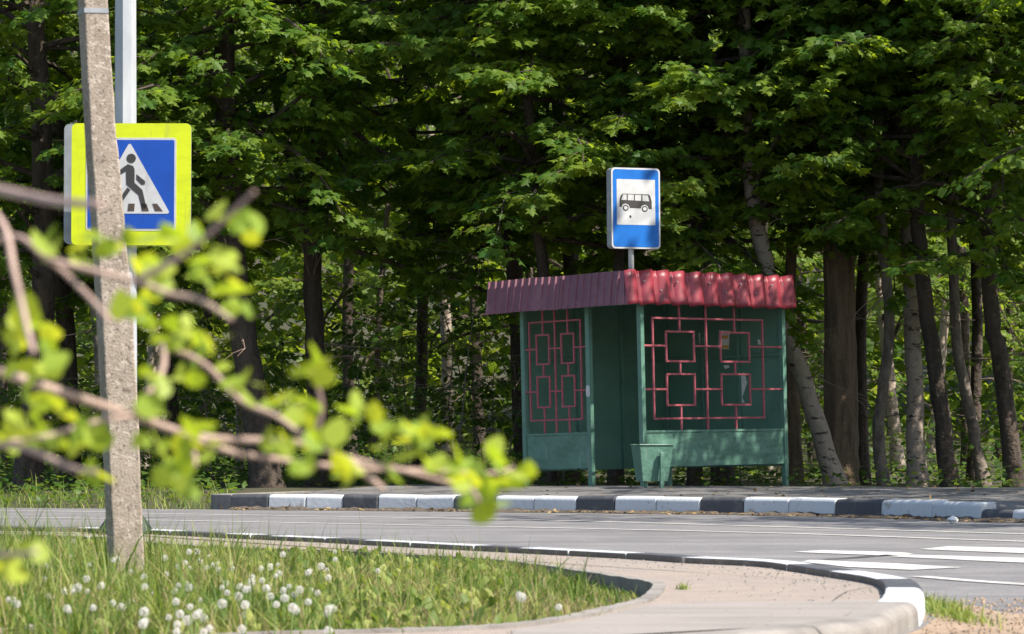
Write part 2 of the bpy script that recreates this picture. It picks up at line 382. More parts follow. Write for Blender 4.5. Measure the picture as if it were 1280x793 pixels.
PF = [(-.004, -.1), (-.002, .03), (.006, .14), (.03, .165), (.175, .17), (.175, -.1)]
PLOW = [(-.004, -.1), (-.002, .03), (.006, .085), (.03, .105), (.175, .11), (.175, -.1)]
marks = [(288, 335, 'b'), (335, 382, 'w'), (382, 428, 'w'), (428, 472, 'b'), (472, 520, 'w'), (520, 567, 'w'), (567, 618, 'b'), (618, 667, 'w'), (667, 720, 'w'), (720, 768, 'b'), (768, 820, 'w'), (820, 875, 'w'), (875, 929, 'b'), (929, 985, 'w'), (985, 1043, 'w'), (1043, 1101, 'b'), (1101, 1165, 'w'), (1165, 1226, 'w')]
for x0, x1, c in marks:
    kerb_stone(far_kerb, s_of_px(far_kerb, x0), s_of_px(far_kerb, x1), PF, M['white_paint' if c == 'w' else 'black_paint'], kerb_f)
s = s_of_px(far_kerb, 1226); e1 = s_of_px(far_kerb, 1264)
kerb_stone(far_kerb, s, e1, PLOW, M['black_paint'], kerb_f)
s = e1
for k in range(9):
    kerb_stone(far_kerb, s, s + 1.0, PLOW, M['white_paint' if k % 4 < 2 else 'black_paint'], kerb_f); s += 1.0
# grit and leaf litter lying in the gutter
gut = MB(); gpts = resample(far_kerb, s_of_px(far_kerb, 290), s_of_px(far_kerb, 1280) + 2, 160); v = []
for i, p in enumerate(gpts):
    d = gpts[min(i + 1, 160)] - gpts[max(i - 1, 0)]; nn = Vector((-d.y, d.x, 0)).normalized(); w = .10 + .10 * random.random() + .08 * math.sin(i * .31)
    v += [(p.x - nn.x * w, p.y - nn.y * w, .0035), (p.x - nn.x * w * .4, p.y - nn.y * w * .4, .014 + random.uniform(0, .014)), (p.x + nn.x * .003, p.y + nn.y * .003, .03 + random.uniform(-.008, .016))]
gut.add(v, [(3 * i + j, 3 * i + j + 1, 3 * i + j + 4, 3 * i + j + 3) for i in range(160) for j in (0, 1)])
gd = gut.build('gutter_grit', M['grit'], road); gd['kind'] = 'stuff'
# platform end stub turning away from the road on the left
sA = s_of_px(far_kerb, 288); A = resample(far_kerb, sA, sA + .01, 1)[0]
end = smooth_poly([A + Vector((.02, .02, 0)), A + Vector((-.25, .55, 0)), A + Vector((-.1, 1.5, 0)), A + Vector((.6, 3.2, 0))], 6)
for k in range(3):
    L = arclen(end)[-1]; kerb_stone(end[::-1], L * k / 3, L * (k + 1) / 3, [(-.02, -.1), (-.02, .15), (.15, .16), (.15, -.1)], M['bare_kerb'], kerb_f)

# platform surface between far kerb and the wood
sB = s_of_px(far_kerb, 1280) + 9
pts = resample(far_kerb, sA + .05, sB, 60); v = []; f = []
offs = [(.165, .155), (1.2, .165), (2.6, .195), (3.6, .222), (4.6, .226), (5.2, .222), (5.35, .10)]
for i, p in enumerate(pts):
    d = pts[min(i + 1, 60)] - pts[max(i - 1, 0)]; nn = Vector((-d.y, d.x, 0)).normalized()
    low = .065 if sA + .05 + (sB - sA - .05) * i / 60 > s_of_px(far_kerb, 1226) - .3 else 0
    for j, (o, z) in enumerate(offs):
        oo = o + (random.uniform(-.12, .12) if j >= 5 else 0)
        q = p + nn * oo
        v.append((q.x, q.y, z - (low if j == 0 else low * .5 if j == 1 else 0) + (random.uniform(-.006, .006) if 0 < j < 5 else 0)))
k = len(offs)
for i in range(60):
    for j in range(k - 1): f.append((i * k + j, (i + 1) * k + j, (i + 1) * k + j + 1, i * k + j + 1))
tag(link('bus_platform', pyd('bus_platform', v, f), M['platform'], smooth=True), kind='structure')

# near pavement (inside the near kerb) and the grass island cut out of it
kerb_n = tag(empty('near_kerb'), kind='structure')
PN = [(.0, -.1), (.0, KT - .012), (-.012, KT), (-.14, KT), (-.14, -.1)]
nm = [(25, 110, 'b'), (110, 187, 'w'), (187, 237, 'w'), (237, 305, 'b'), (305, 338, 'w'), (338, 363, 'b'), (363, 432, 'w'), (432, 482, 'b'), (482, 540, 'w'), (540, 620, 'w'), (620, 678, 'b'), (678, 740, 'w'), (740, 813, 'w'), (813, 886, 'b'), (886, 955, 'w'), (955, 1022, 'w'), (1022, 1078, 'b'), (1078, 1142, 'w')]
for x0, x1, c in nm:
    kerb_stone(near_kerb, s_of_px(near_kerb, x0), s_of_px(near_kerb, x1), PN, M['white_paint' if c == 'w' else 'black_paint'], kerb_n)
s = s_of_px(near_kerb, 1142); L = arclen(near_kerb)
sc = min(range(len(near_kerb)), key=lambda i: (near_kerb[i] - gp(1154, 738, KT)).length); s1 = L[sc] - .25
sd = min(range(len(near_kerb)), key=lambda i: (near_kerb[i] - gp(1146, 753, KT)).length); s2 = L[sd]
kerb_stone(near_kerb, s, s1, PN, M['black_paint'], kerb_n)
PN2 = [(.012, -.1), (.0, KT - .02), (-.022, KT), (-.14, KT), (-.14, -.1)]
kerb_stone(near_kerb, s1, s2, PN2, M['white_paint'], kerb_n)
s = s2
for ln in (.32, .55, .7, .9, 1.0, 1.0, 1.0, 1.0, 1.0, 1.0):
    if s + ln > L[-1]: break
    kerb_stone(near_kerb, s, s + ln, PN2, M['bare_kerb'], kerb_n); s += ln
sL = s_of_px(near_kerb, 25)
for k in range(7):
    if sL - 1.0 < 0: break
    kerb_stone(near_kerb, sL - 1.0, sL, PN, M['white_paint' if k % 3 else 'black_paint'], kerb_n); sL -= 1.0

PZ = 0.05
inner = []
for i, p in enumerate(near_kerb):
    d = near_kerb[min(i + 1, len(near_kerb) - 1)] - near_kerb[max(i - 1, 0)]; nn = Vector((-d.y, d.x, 0)).normalized()
    inner.append((p.x - nn.x * .13, p.y - nn.y * .13, PZ))
gpx_up = [(50, 671), (150, 676), (250, 684.5), (445, 692), (540, 697), (640, 703), (778, 723), (826, 731)]
gpx_lo = [(831, 738), (815, 752), (773, 763), (720, 775), (640, 785.5), (520, 791), (400, 794)]
grass_edge = [Vector(p) for p in [(-40, 39.5, PZ), (-14, 28.5, PZ), (-7, 23.5, PZ)]] + [gp(x, y, PZ) for x, y in gpx_up + gpx_lo] + [Vector(p) for p in [(-1.6, 8.4, PZ), (-4.2, 7.2, PZ), (-12, 4, PZ)]]
ge = smooth_poly(grass_edge, 8)
poly = inner + [tuple(p) for p in ge[::-1]]
me = bpy.data.meshes.new('pavement'); bm = bmesh.new()
bm.faces.new([bm.verts.new(p) for p in poly]); bmesh.ops.triangulate(bm, faces=bm.faces)
bmesh.ops.recalc_face_normals(bm, faces=bm.faces)
if sum(f.normal.z for f in bm.faces) < 0: bmesh.ops.reverse_faces(bm, faces=bm.faces)
bm.to_mesh(me); bm.free()
pave = tag(link('pavement', me, M['paving']), kind='structure')
# greyer repaired band along the side road
band = [gp(x, y, PZ + .004) for x, y in [(640, 787), (720, 777), (773, 765), (820, 755), (900, 753), (1000, 752), (1080, 750), (1134, 746), (1128, 756), (1103, 763), (1078, 772), (980, 782.5), (880, 788), (800, 792.5), (640, 801)]]
link('repaired_band', pyd('repaired_band', band, [tuple(range(len(band)))]), M['paving_grey'], pave)
# concrete edging between pavement and grass
MBe = MB()
eg = [(p.x, p.y) for p in ge[8:]]
v = []; f = []
for i, p in enumerate(ge):
    d = ge[min(i + 1, len(ge) - 1)] - ge[max(i - 1, 0)]; nn = Vector((-d.y, d.x, 0)).normalized()
    for o, z in ((.0, -.06), (.0, PZ + .012), (-.05, PZ + .012), (-.05, -.06)):
        v.append((p.x + nn.x * o, p.y + nn.y * o, z + (random.uniform(-.002, .002) if z > 0 else 0)))
for i in range(len(ge) - 1):
    for j in range(4): f.append((i * 4 + j, i * 4 + (j + 1) % 4, i * 4 + 4 + (j + 1) % 4, i * 4 + 4 + j))
link('edging', pyd('edging', v, f), M['bare_kerb'], pave)
# soil under the verge grass
vs = [(p.x, p.y, -.002) for p in ge] + [(-40, 4, -.002)]
me = bpy.data.meshes.new('verge_soil'); bm = bmesh.new(); bm.faces.new([bm.verts.new(p) for p in vs])
bmesh.ops.triangulate(bm, faces=bm.faces); bm.to_mesh(me); bm.free()
tag(link('verge_soil', me, M['soil']), kind='structure')
# dirt washed over the asphalt at the corner
dpx = [(1150, 787), (1168, 774), (1185, 762), (1215, 757), (1250, 765), (1290, 768), (1420, 775), (1420, 830), (1200, 850), (1080, 812), (1120, 797)]
dd = smooth_poly([gp(x, y, .006) for x, y in dpx] + [gp(1150, 787, .006)], 5)[:-1]
tag(link('dirt_patch', pyd('dirt_patch', dd, [tuple(range(len(dd)))]), M['dirt']), kind='structure')

# ================================================================== BUS SHELTER
GZS = 0.215
Cx, Cy = (805 - 640) * 35.7 / F, 35.7
sh = empty('bus_shelter', (Cx, Cy, GZS), (0, 0, 0))
sh.rotation_euler = (Matrix.Rotation(R(-1.3), 4, 'Y') @ Matrix.Rotation(R(45), 4, 'Z')).to_euler()
tag(sh, 'green metal bus shelter with red lattice grilles and corrugated maroon roof edge', 'bus shelter')
LP, LQ = 2.44, 1.836
def p_of(x): t = (x - 640) / F; return (t * Cy - Cx) / (.7071 * (1 - t))
def q_of(x): t = (x - 640) / F; return (Cx - Cy * t) / (.7071 * (1 + t))
QM = q_of(740)
def part_box(name, m, *a, bevel=.004, parent=sh): return MB().box(*a).build(name, m, parent, bevel=bevel)
for (px_, qy) in ((0, 0), (LP, 0), (0, LQ), (LP, LQ), (0, QM)):
    part_box('post', M['green_paint'], px_ - .03, px_ + .03, qy - .03, qy + .03, -.12, 2.33)
def rough_panel(name, o, u, n, w, z0, z1, t=.03, seg=14, amp=.006):
    """slightly buckled sheet panel: o origin, u direction along, n outward normal"""
    v = []; f = []; o = Vector(o); u = Vector(u); n = Vector(n)
    ph = random.uniform(0, 9)
    for s_ in (0, 1):
        for j in range(7):
            for i in range(seg + 1):
                a = i / seg; zz = z0 + (z1 - z0) * j / 6
                off = amp * (math.sin(a * 9 + ph + j) * .5 + math.sin(a * 21 + j * 1.7 + ph) * .3 + random.uniform(-.2, .2))
                v.append(o + u * (w * a) + n * (off + (t / 2 if s_ else -t / 2)) + Vector((0, 0, zz + (random.uniform(-.004, .004) if j in (0, 6) else 0))))
    W_ = seg + 1; q = 7 * W_
    for s_ in (0, 1):
        for j in range(6):
            for i in range(seg):
                a = s_ * q + j * W_ + i; f.append((a, a + 1, a + W_ + 1, a + W_))
    for i in range(seg):
        f.append((i, i + 1, q + i + 1, q + i)); a = 6 * W_ + i; f.append((a, a + 1, q + a + 1, q + a))
    for j in range(6):
        a = j * W_; f.append((a, a + W_, q + a + W_, q + a)); a = j * W_ + seg; f.append((a, a + W_, q + a + W_, q + a))
    return MB().add(v, f).build(name, M['green_paint'], sh, smooth=False)
rough_panel('lower_panel', (.032, 0, 0), (1, 0, 0), (0, -1, 0), LP - .064, .225, .605)
rough_panel('lower_panel', (0, QM + .032, 0), (0, 1, 0), (-1, 0, 0), LQ - QM - .064, .225, .605)
part_box('rail', M['green_paint'], .032, LP - .032, -.022, .022, .607, .635)
part_box('rail', M['green_paint'], -.022, .022, QM + .032, LQ - .032, .607, .635)
# top frame
part_box('top_rail', M['green_paint'], .032, LP - .032, -.025, .025, 2.05, 2.10)
part_box('top_rail', M['green_paint'], -.025, .025, .032, QM - .032, 2.05, 2.10)
part_box('top_rail', M['green_paint'], -.025, .025, QM + .032, LQ - .032, 2.05, 2.10)
# back walls: sheets between rails and studs
def wall_sheets(axis, L0, L1, at):
    cuts = [L0, L0 + (L1 - L0) * .36, L0 + (L1 - L0) * .68, L1]
    for a, b in zip(cuts[:-1], cuts[1:]):
        for z0, z1 in ((.20, 1.49), (1.52, 2.33)):
            if axis == 'x': part_box('wall_sheet', M['green_wall'], a + .003, b - .003, at + .012, at + .024, z0, z1, bevel=.002)
            else: part_box('wall_sheet', M['green_wall'], at + .012, at + .024, a + .003, b - .003, z0, z1, bevel=.002)
    for a in cuts[1:-1]:
        if axis == 'x': part_box('stud', M['green_paint'], a - .02, a + .02, at - .028, at + .011, .2, 2.3)
        else: part_box('stud', M['green_paint'], at - .028, at + .011, a - .02, a + .02, .2, 2.3)
    if axis == 'x': part_box('rail', M['green_paint'], L0, L1, at - .018, at + .010, 1.485, 1.525)
    else: part_box('rail', M['green_paint'], at - .018, at + .010, L0, L1, 1.485, 1.525)
wall_sheets('x', .032, LP - .032, LQ)
wall_sheets('y', .032, LQ - .032, LP)
rf = part_box('roof', M['roof_maroon'], -.18, LP + .08, -.01, LQ + .08, 2.335, 2.365)
# fascia sheets
def fascia(name, m, fn, L0, L1, prof, n, ztop, zbot, otop, obot, scallop=0.0):
    """fn(s, outward, z) -> local point; prof(s) -> extra outward offset"""
    v = []; f = []
    rows = 6
    for i in range(n + 1):
        s_ = L0 + (L1 - L0) * i / n; o = prof(s_)
        for j in range(rows + 1):
            t = j / rows; z = ztop + (zbot - ztop) * t
            lip = 0
            wob = .004 * math.sin(s_ * 7 + t * 3)
            v.append(fn(s_ + .03 * (1 - t), otop + (obot - otop) * t + o + lip + wob, z + (o * scallop if j == 0 or j == rows else 0) + .004 * math.sin(s_ * 5.3)))
    for i in range(n):
        for j in range(rows): a = i * (rows + 1) + j; f.append((a, a + 1, a + rows + 2, a + rows + 1))
    o = MB().add(v, f).build(name, m, rf, smooth=scallop > 0)
    md = o.modifiers.new('s', 'SOLIDIFY'); md.thickness = .004
    return o
def trap(s_, pitch=.108):
    t = (s_ / pitch) % 1.0
    return .0 if t < .62 else (.022 * (t - .62) / .08 if t < .70 else (.022 if t < .9 else .022 * (1 - t) / .1))
def wave(s_, pitch=.273):
    t = (s_ / pitch + .15) % 1.0
    if t < .82: return .062 * math.sin(math.pi * t / .82) ** .75
    u = (t - .82) / .18
    return .022 * math.sin(math.pi * u) 
fascia('fascia_sheet', M['roof_maroon'], lambda s_, o, z: (-o, s_, z), -.10, 1.0, trap, 220, 2.415, 2.035, .20, .29)
fascia('fascia_sheet', M['roof_maroon'], lambda s_, o, z: (-o - .005, s_, z), .99, 2.14, trap, 230, 2.412, 2.03, .20, .29)
fascia('fascia_sheet', M['roof_red'], lambda s_, o, z: (s_ - .0, -o, z), -.30, 1.12, wave, 160, 2.41, 2.025, .0, .07, .35)
fascia('fascia_sheet', M['roof_red'], lambda s_, o, z: (s_ - .0, -o - .006, z), 1.10, 2.56, wave, 160, 2.405, 2.02, .0, .07, .35)
for k in range(9):      # fixing screws
    MB().tube([(.0 + .273 * k, -.085, 2.30 - .1 * (k % 2)), (.0 + .273 * k, -.060, 2.30 - .1 * (k % 2))], .009, 6).build('screw', M['galv_dull'], rf)
# lattice grilles
def grille(to3, u0, u1, uL, uR, sm, um, z, b=.011):
    g = empty('grille'); g.parent = sh
    (zt, zo1, zs1, zs2, zs3, zs4, zo0, zb, zh1, zh2) = z
    def bar(ua, ub, za, zb_, d=0.0):
        if abs(ub - ua) < 1e-6: r = (ua - b, ua + b, za, zb_)
        else: r = (ua, ub, za - b, za + b)
        mb = MB()
        c = [to3(r[0], w, r[2]) for w in (-b + d, b + d)] ; 
        v = [to3(u_, w, z_) for z_ in (r[2], r[3]) for w in (-b + d, b + d) for u_ in (r[0], r[1])]
        mb.add(v, [(0, 2, 3, 1), (4, 5, 7, 6), (0, 1, 5, 4), (1, 3, 7, 5), (3, 2, 6, 7), (2, 0, 4, 6)])
        mb.build('bar', M['bar_red'], g, bevel=.002, seg=1)
    for u_ in (uL, uR): bar(u_, u_, zo0 + b, zo1 - b)                       # outer rectangle
    for z_ in (zo1, zo0): bar(uL - b, uR + b, z_, z_, .003)
    bar(um, um, zb, zt, -.004)
    (a0, a1), (c0, c1) = sm
    for (m0, m1) in sm:
        mid = (m0 + m1) / 2
        bar(mid, mid, zs1, zt, -.003); bar(mid, mid, zs3, zs2, -.003); bar(mid, mid, zb, zs4, -.003)
        for (zz0, zz1) in ((zs2, zs1), (zs4, zs3)):
            bar(m0, m0, zz0 + b, zz1 - b, .002); bar(m1, m1, zz0 + b, zz1 - b, .002)
            bar(m0 - b, m1 + b, zz0, zz0, .005); bar(m0 - b, m1 + b, zz1, zz1, .005)
    for z_ in (zh1, zh2):
        lo, hi = min(a0, c0), max(a0, c0)
        s_ = sorted([tuple(sorted(x_)) for x_ in sm])
        bar(min(u0, u1), s_[0][0] - b, z_, z_, .008); bar(s_[0][1] + b, s_[1][0] - b, z_, z_, .008); bar(s_[1][1] + b, max(u0, u1), z_, z_, .008)
ZG = (2.05, 1.895, 1.745, 1.41, 1.265, .915, .765, .635, 1.585, 1.095)
grille(lambda u_, w, z_: (u_, -w, z_), .03, LP - .03, p_of(820), p_of(957), [(p_of(836.5), p_of(871)), (p_of(904.5), p_of(940))], p_of(887), ZG)
ZG2 = tuple(z_ + .02 if i not in (0, 7) else z_ for i, z_ in enumerate(ZG))
grille(lambda u_, w, z_: (-w, u_, z_), QM + .03, LQ - .03, q_of(730), q_of(666), [(q_of(721.5), q_of(706)), (q_of(690.5), q_of(675))], q_of(697.5), ZG2, .010)

# scraps of paper glued to the back wall, seen through the right grille
def wall_point(x, y):
    """point on the inner wall x = LP (local) seen at a photo pixel, in shelter coordinates"""
    inv = (Matrix.Translation((Cx, Cy, GZS)) @ sh.rotation_euler.to_matrix().to_4x4()).inverted()
    o = inv @ Vector((0, 0, H)); p = inv @ dp(x, y, 36.0); d = p - o
    best = None
    for ax, at in ((0, LP), (1, LQ)):
        t = (at + .008 - o[ax]) / d[ax]; q = o + d * t
        if -.05 < q[1 - ax] < (LQ, LP)[1 - ax if ax == 1 else 0] + .05 and (best is None or t < best[0]): best = (t, q, ax)
    return best
def scrap(name, label, outline, m=M['paper'], cat='poster', ragged=.0, stripe=False):
    best = [wall_point(x, y) for x, y in outline]
    ax = best[0][2]; at = (LP, LQ)[ax] + .010
    loc = []
    for _, q, _a in best: loc.append((q[1 - ax] + random.uniform(-ragged, ragged), q[2] + random.uniform(-ragged, ragged)))
    c = (sum(a for a, _ in loc) / len(loc), sum(b for _, b in loc) / len(loc))
    Mw = Matrix.Translation((Cx, Cy, GZS)) @ sh.rotation_euler.to_matrix().to_4x4()
    def P(a, b, w): return (w, a, b) if ax == 0 else (a, w, b)
    origin = Vector(P(c[0], c[1], at))
    mb = MB(); mb.prism([(a - c[0], b - c[1]) for a, b in loc], -.003, .0, lambda a, b, w: P(a, b, w))
    o = link(name, mb.mesh(name), m)
    o.matrix_world = Mw @ Matrix.Translation(origin)
    tag(o, label, cat)
    if stripe:
        a0 = min(a for a, _ in loc) - c[0]; a1 = max(a for a, _ in loc) - c[0]; b0 = min(b for _, b in loc) - c[1]; b1 = max(b for _, b in loc) - c[1]
        for (r0, r1) in ((.05, .22), (.55, .72)):
            q = MB().prism([(a0 + .02, b0 + (b1 - b0) * r0), (a1 - .02, b0 + (b1 - b0) * r0), (a1 - .02, b0 + (b1 - b0) * r1), (a0 + .02, b0 + (b1 - b0) * r1)], -.006, -.0035, lambda a, b, w: P(a, b, w))
            q.build('printed_band', M['print_orange'], o)
    return o
scrap('notice', 'white and orange printed notice pasted inside the bus shelter', [(899, 413), (912, 414), (911, 437), (898, 436)], stripe=True)
scrap('torn_paper', 'torn white paper scrap left of the printed notice in the shelter', [(873, 417), (878, 415), (884, 420), (881, 430), (883, 437), (877, 436), (874, 428)], ragged=.01)
scrap('torn_paper', 'long ragged strip of torn paper behind the lower right lattice square', [(924, 472), (930, 466), (933, 480), (928, 496), (930, 503), (925, 505), (926, 488)], ragged=.012)
scrap('torn_paper', 'small torn paper corner on the green wall above the long strip', [(904, 457), (911, 456), (912, 460), (906, 462)], ragged=.006)
scrap('torn_paper', 'tiny pale paper fleck near the shelter right post', [(947, 425), (950, 425), (951, 431), (948, 431)], ragged=.004)
# paper sticker around the entrance post
Mw = Matrix.Translation((Cx, Cy, GZS)) @ sh.rotation_euler.to_matrix().to_4x4()
st = link('sticker', MB().prism(round_rect(.085, .13, .03, 4), 0, .002, lambda a, b, w: (-w, a, b)).mesh('sticker'), M['sign_white'])
st.matrix_world = Mw @ Matrix.Translation((-.031, QM + .0, 1.10)); tag(st, 'pale paper sticker on the shelter entrance post', 'sticker')
st.scale = (1, .68, 1)

# ---- litter bin in front of the corner post
bY = 35.1
binp = empty('litter_bin', (dp(815, 600, bY).x, bY, .213), (0, 0, R(16)))
tag(binp, 'tapered green metal litter bin by the shelter corner', 'litter bin')
def frustum(w0, d0, w1, d1, z0, z1, t=.008):
    mb = MB(); v = []
    for (w, d, z) in ((w0, d0, z0), (w1, d1, z1), (w1 - 2 * t, d1 - 2 * t, z1), (w0 - 2 * t, d0 - 2 * t, z0 + t)):
        v += [(-w / 2, -d / 2, z), (w / 2, -d / 2, z), (w / 2, d / 2, z), (-w / 2, d / 2, z)]
    f = [(3, 2, 1, 0), (12, 13, 14, 15)]
    for r in range(3):
        for k in range(4): f.append((r * 4 + k, r * 4 + (k + 1) % 4, r * 4 + 4 + (k + 1) % 4, r * 4 + 4 + k))
    return mb.add(v, f)
body = frustum(.29, .24, .385, .32, .075, .475).build('bin_body', M['green_paint'], binp, bevel=.006)
MB().tube([(-.196, -.164, .475), (.196, -.164, .475), (.196, .164, .475), (-.196, .164, .475), (-.196, -.164, .475)], .008, 6).build('rim', M['green_paint'], binp)
MB().box(.03, .075, -.205, -.168, -.05, .39).build('bin_post', M['green_paint'], binp, bevel=.003)
MB().box(.035, .07, -.170, -.135, .30, .325).build('bracket', M['green_paint'], binp)
for dx in (-.09, .10): MB().box(dx - .014, dx + .014, -.06, -.03, -.05, .08).build('foot', M['green_paint'], binp)

# ================================================================== SIGNS AND POLES
def plate(parent, name, poly, d0, d1, m, bevel=0):
    return MB().prism(poly, d0, d1, lambda a, b, w: (a, -w, b)).build(name, m, parent, bevel=bevel)
# bus stop sign (a shallow box on a short pole fixed to the shelter corner)
bs = empty('bus_stop_sign', dp(789, 340, 35.62), (0, 0, R(24)))
bs.rotation_euler = (0, R(-.6), R(24))
tag(bs, 'blue and white bus stop sign above the shelter roof corner', 'sign')
ppm = F / 35.55
zc = (340 - 261) / ppm
MB().tube([(0, .0, -.33), (0, .0, zc + .36)], .032, 12).build('pole', M['galv'], bs, smooth=True)
off = Vector((.03, 0, zc))
def shift(poly, dx=0, dz=0): return [(a + dx, b + dz) for a, b in poly]
bp_ = plate(bs, 'sign_box', shift(round_rect(.60, .895, .045), .03, zc), -.05, .068, M['galv_dull'])
plate(bs, 'sign_border', shift(round_rect(.602, .897, .045), .03, zc), .069, .073, M['sign_white'])
plate(bs, 'blue_field', shift(round_rect(.565, .86, .035), .03, zc), .0731, .0755, M['blue_light'])
plate(bs, 'white_field', shift(round_rect(.475, .505, .008, 3), .03, zc + .068), .0756, .077, M['sign_white'])
# pictogram measured on the sign in a 610-wide enlargement (field 175..475 x 158..505)
def pic(pts): return [((x - 326) / 632. + .03, -(y - 331) / 687. + zc + .068) for x, y in pts]
busb = plate(bs, 'bus_silhouette', pic([(197, 368), (198, 310), (206, 285), (222, 268), (425, 270), (437, 280), (449, 325), (449, 382), (425, 382), (417, 360), (395, 348), (370, 358), (362, 378), (278, 377), (268, 352), (244, 342), (222, 350), (212, 372)]), .0771, .0785, M['sign_dark'])
for w_ in ([(210, 316), (226, 274), (252, 274), (252, 316)], [(261, 274), (309, 274), (309, 318), (261, 317)], [(318, 275), (366, 276), (366, 320), (318, 319)], [(376, 277), (419, 278), (428, 322), (376, 321)]):
    plate(bs, 'bus_window', pic(w_), .0786, .0796, M['sign_white'])
for cx in (244, 393):
    cy = 376 if cx == 244 else 381
    plate(bs, 'bus_wheel', pic(disc(cx, cy, 23)), .0786, .0796, M['sign_dark']); plate(bs, 'wheel_hub', pic(disc(cx, cy, 14)), .0797, .0805, M['sign_white'])
plate(bs, 'hole', pic([(272, 436), (282, 430), (290, 440), (286, 452), (276, 450)]), .0786, .0796, M['sign_dark'])

# street lamp pole with the pedestrian crossing signs
lp0 = gp(157, 668, PZ)
lamp = empty('street_lamp', lp0); tag(lamp, 'grey galvanised street lamp pole behind the leaning concrete post', 'street lamp')
lx = lp0
MB().tube([(0, 0, 0), (0, 0, 3.2), (0, 0, 9)], [.078, .071, .05], 8).build('pole', M['galv'], lamp)
sk = MB().tube([(0, 0, -.05), (0, 0, .02), (0, 0, .05), (0, 0, .12)], [.185, .18, .165, .115], 10).build('base_cover', M['dark_green'], lamp)
MB().tube([(0, 0, 8.9), (.2, .25, 9.25), (.8, 1.0, 9.5)], [.03, .028, .025], 8).build('lamp_arm', M['galv'], lamp)
MB().tube([(.7, .9, 9.46), (.85, 1.08, 9.50), (1.15, 1.45, 9.55), (1.2, 1.5, 9.55)], [.03, .09, .11, .04], 10).build('lamp_head', M['galv_dull'], lamp)
sY = lp0.y - .12
pc = dp(164, 230.6, sY)
cs = empty('crossing_sign', pc, (0, R(.3), R(-2)))
tag(cs, 'pedestrian crossing sign in a fluorescent yellow border facing the camera', 'sign')
k_ = sY / F / 4.405
def cpx(pts): return [((x - 458) * k_, -(y - 400) * k_) for x, y in pts]
plate(cs, 'sign_back', round_rect(661 * k_, 672 * k_, .035), -.012, -.001, M['galv_dull'])
plate(cs, 'yellow_border', round_rect(660 * k_, 671 * k_, .034), .0, .004, M['yellow'])
wf = plate(cs, 'white_edge', round_rect(500 * k_, 512 * k_, .02), .0045, .006, M['sign_white'])
plate(cs, 'blue_field', round_rect(478 * k_, 488 * k_, .012), .0065, .008, M['blue'])
plate(cs, 'white_triangle', cpx([(232, 552), (240, 562), (662, 562), (670, 552), (458, 182), (450, 177), (442, 182)]), .0085, .010, M['sign_white'])
fig = plate(cs, 'pedestrian_body', cpx([(352, 392), (368, 350), (395, 322), (440, 290), (470, 300), (478, 320), (478, 392), (522, 432), (545, 532), (520, 540), (500, 460), (432, 402), (430, 330), (405, 345), (385, 362), (366, 400)]), .0105, .012, M['sign_dark'])
plate(cs, 'pedestrian_head', cpx(disc(459, 258, 26)), .0105, .012, M['sign_dark'])
plate(cs, 'pedestrian_arm', cpx([(489, 345), (537, 384), (535, 402), (517, 404), (488, 374)]), .0105, .012, M['sign_dark'])
plate(cs, 'pedestrian_leg', cpx([(438, 418), (456, 432), (400, 512), (372, 545), (358, 532), (388, 490)]), .0105, .012, M['sign_dark'])
for q in ([(445, 507), (480, 507), (476, 548), (440, 548)], [(512, 507), (545, 507), (558, 548), (520, 548)], [(577, 507), (603, 507), (635, 548), (592, 548)], [(378, 507), (412, 507), (405, 548), (368, 548)], [(310, 507), (345, 507), (330, 548), (286, 548)]):
    plate(cs, 'zebra_mark', cpx(q), .0105, .012, M['brown_dark'])
MB().box(-.12, .12, .013, .04, .2, .225).build('clamp', M['galv_dull'], cs); MB().box(-.12, .12, .013, .04, -.225, -.2).build('clamp', M['galv_dull'], cs)
pb = dp(153.5, 230.6, sY + .235)
rs = empty('reverse_crossing_sign', pb, (0, R(.3), R(-2)))
rs.name = 'crossing_sign'; tag(rs, 'grey back of a second square sign peeking out left of the yellow one', 'sign')
plate(rs, 'sign_back', round_rect(655 * k_, 668 * k_, .035), -.001, .012, M['galv_dull'])
plate(rs, 'yellow_face', round_rect(653 * k_, 666 * k_, .034), -.006, -.002, M['yellow'])
for b in (.2, -.22): MB().box(-.3, .32, -.03, -.0125, b, b + .03).build('stiffener', M['galv_dull'], rs).location = (0, 0, 0)

# leaning concrete post
cY = 13.5; sc_ = F / cY
cp0 = dp(158, 738, cY)
post = empty('concrete_post', cp0); tag(post, 'leaning weathered concrete utility post standing in the grass', 'utility post')
def ring(xl, xf, xr, y):
    """photo columns of the left face edge, the front-left corner and the right corner at row y"""
    z = dp(0, y, cY).z - cp0.z; f_ = lambda x: dp(x, 0, cY).x - cp0.x
    dep = (xf - xl) / sc_ * 2.4
    return [(f_(xl), dep, z), (f_(xf), 0, z), (f_(xr), 0.015, z), (f_(xr) - .012, dep + .01, z)]
rows = [(132, 144.5, 181, 800), (131, 144, 180.5, 738), (127, 139, 176, 620), (122, 134.5, 172, 520), (116, 128, 166, 400), (110, 122, 156, 290), (103, 115, 147, 190), (98, 110, 140, 100), (93, 105.5, 133.5, 0), (88, 100, 128, -100), (74, 86, 110, -420), (56, 66, 88, -860)]
v = []; f = []
rr = random.Random(3)
N_ = 0
dense = []
for a, b in zip(rows[:-1], rows[1:]):
    n = 6 if b[3] >= -100 else 3
    for k in range(n): t = k / n; dense.append(tuple(a[i] + (b[i] - a[i]) * t for i in range(4)))
dense.append(rows[-1])
for d in dense:
    j = [rr.uniform(-.7, .7) for _ in range(3)]
    v += ring(d[0] + j[0] * .5, d[1] + j[1], d[2] + j[2], d[3])
for i in range(len(dense) - 1):
    for k in range(4): f.append((i * 4 + k, i * 4 + (k + 1) % 4, i * 4 + 4 + (k + 1) % 4, i * 4 + 4 + k))
f += [(3, 2, 1, 0), tuple(len(v) - 4 + k for k in range(4))]
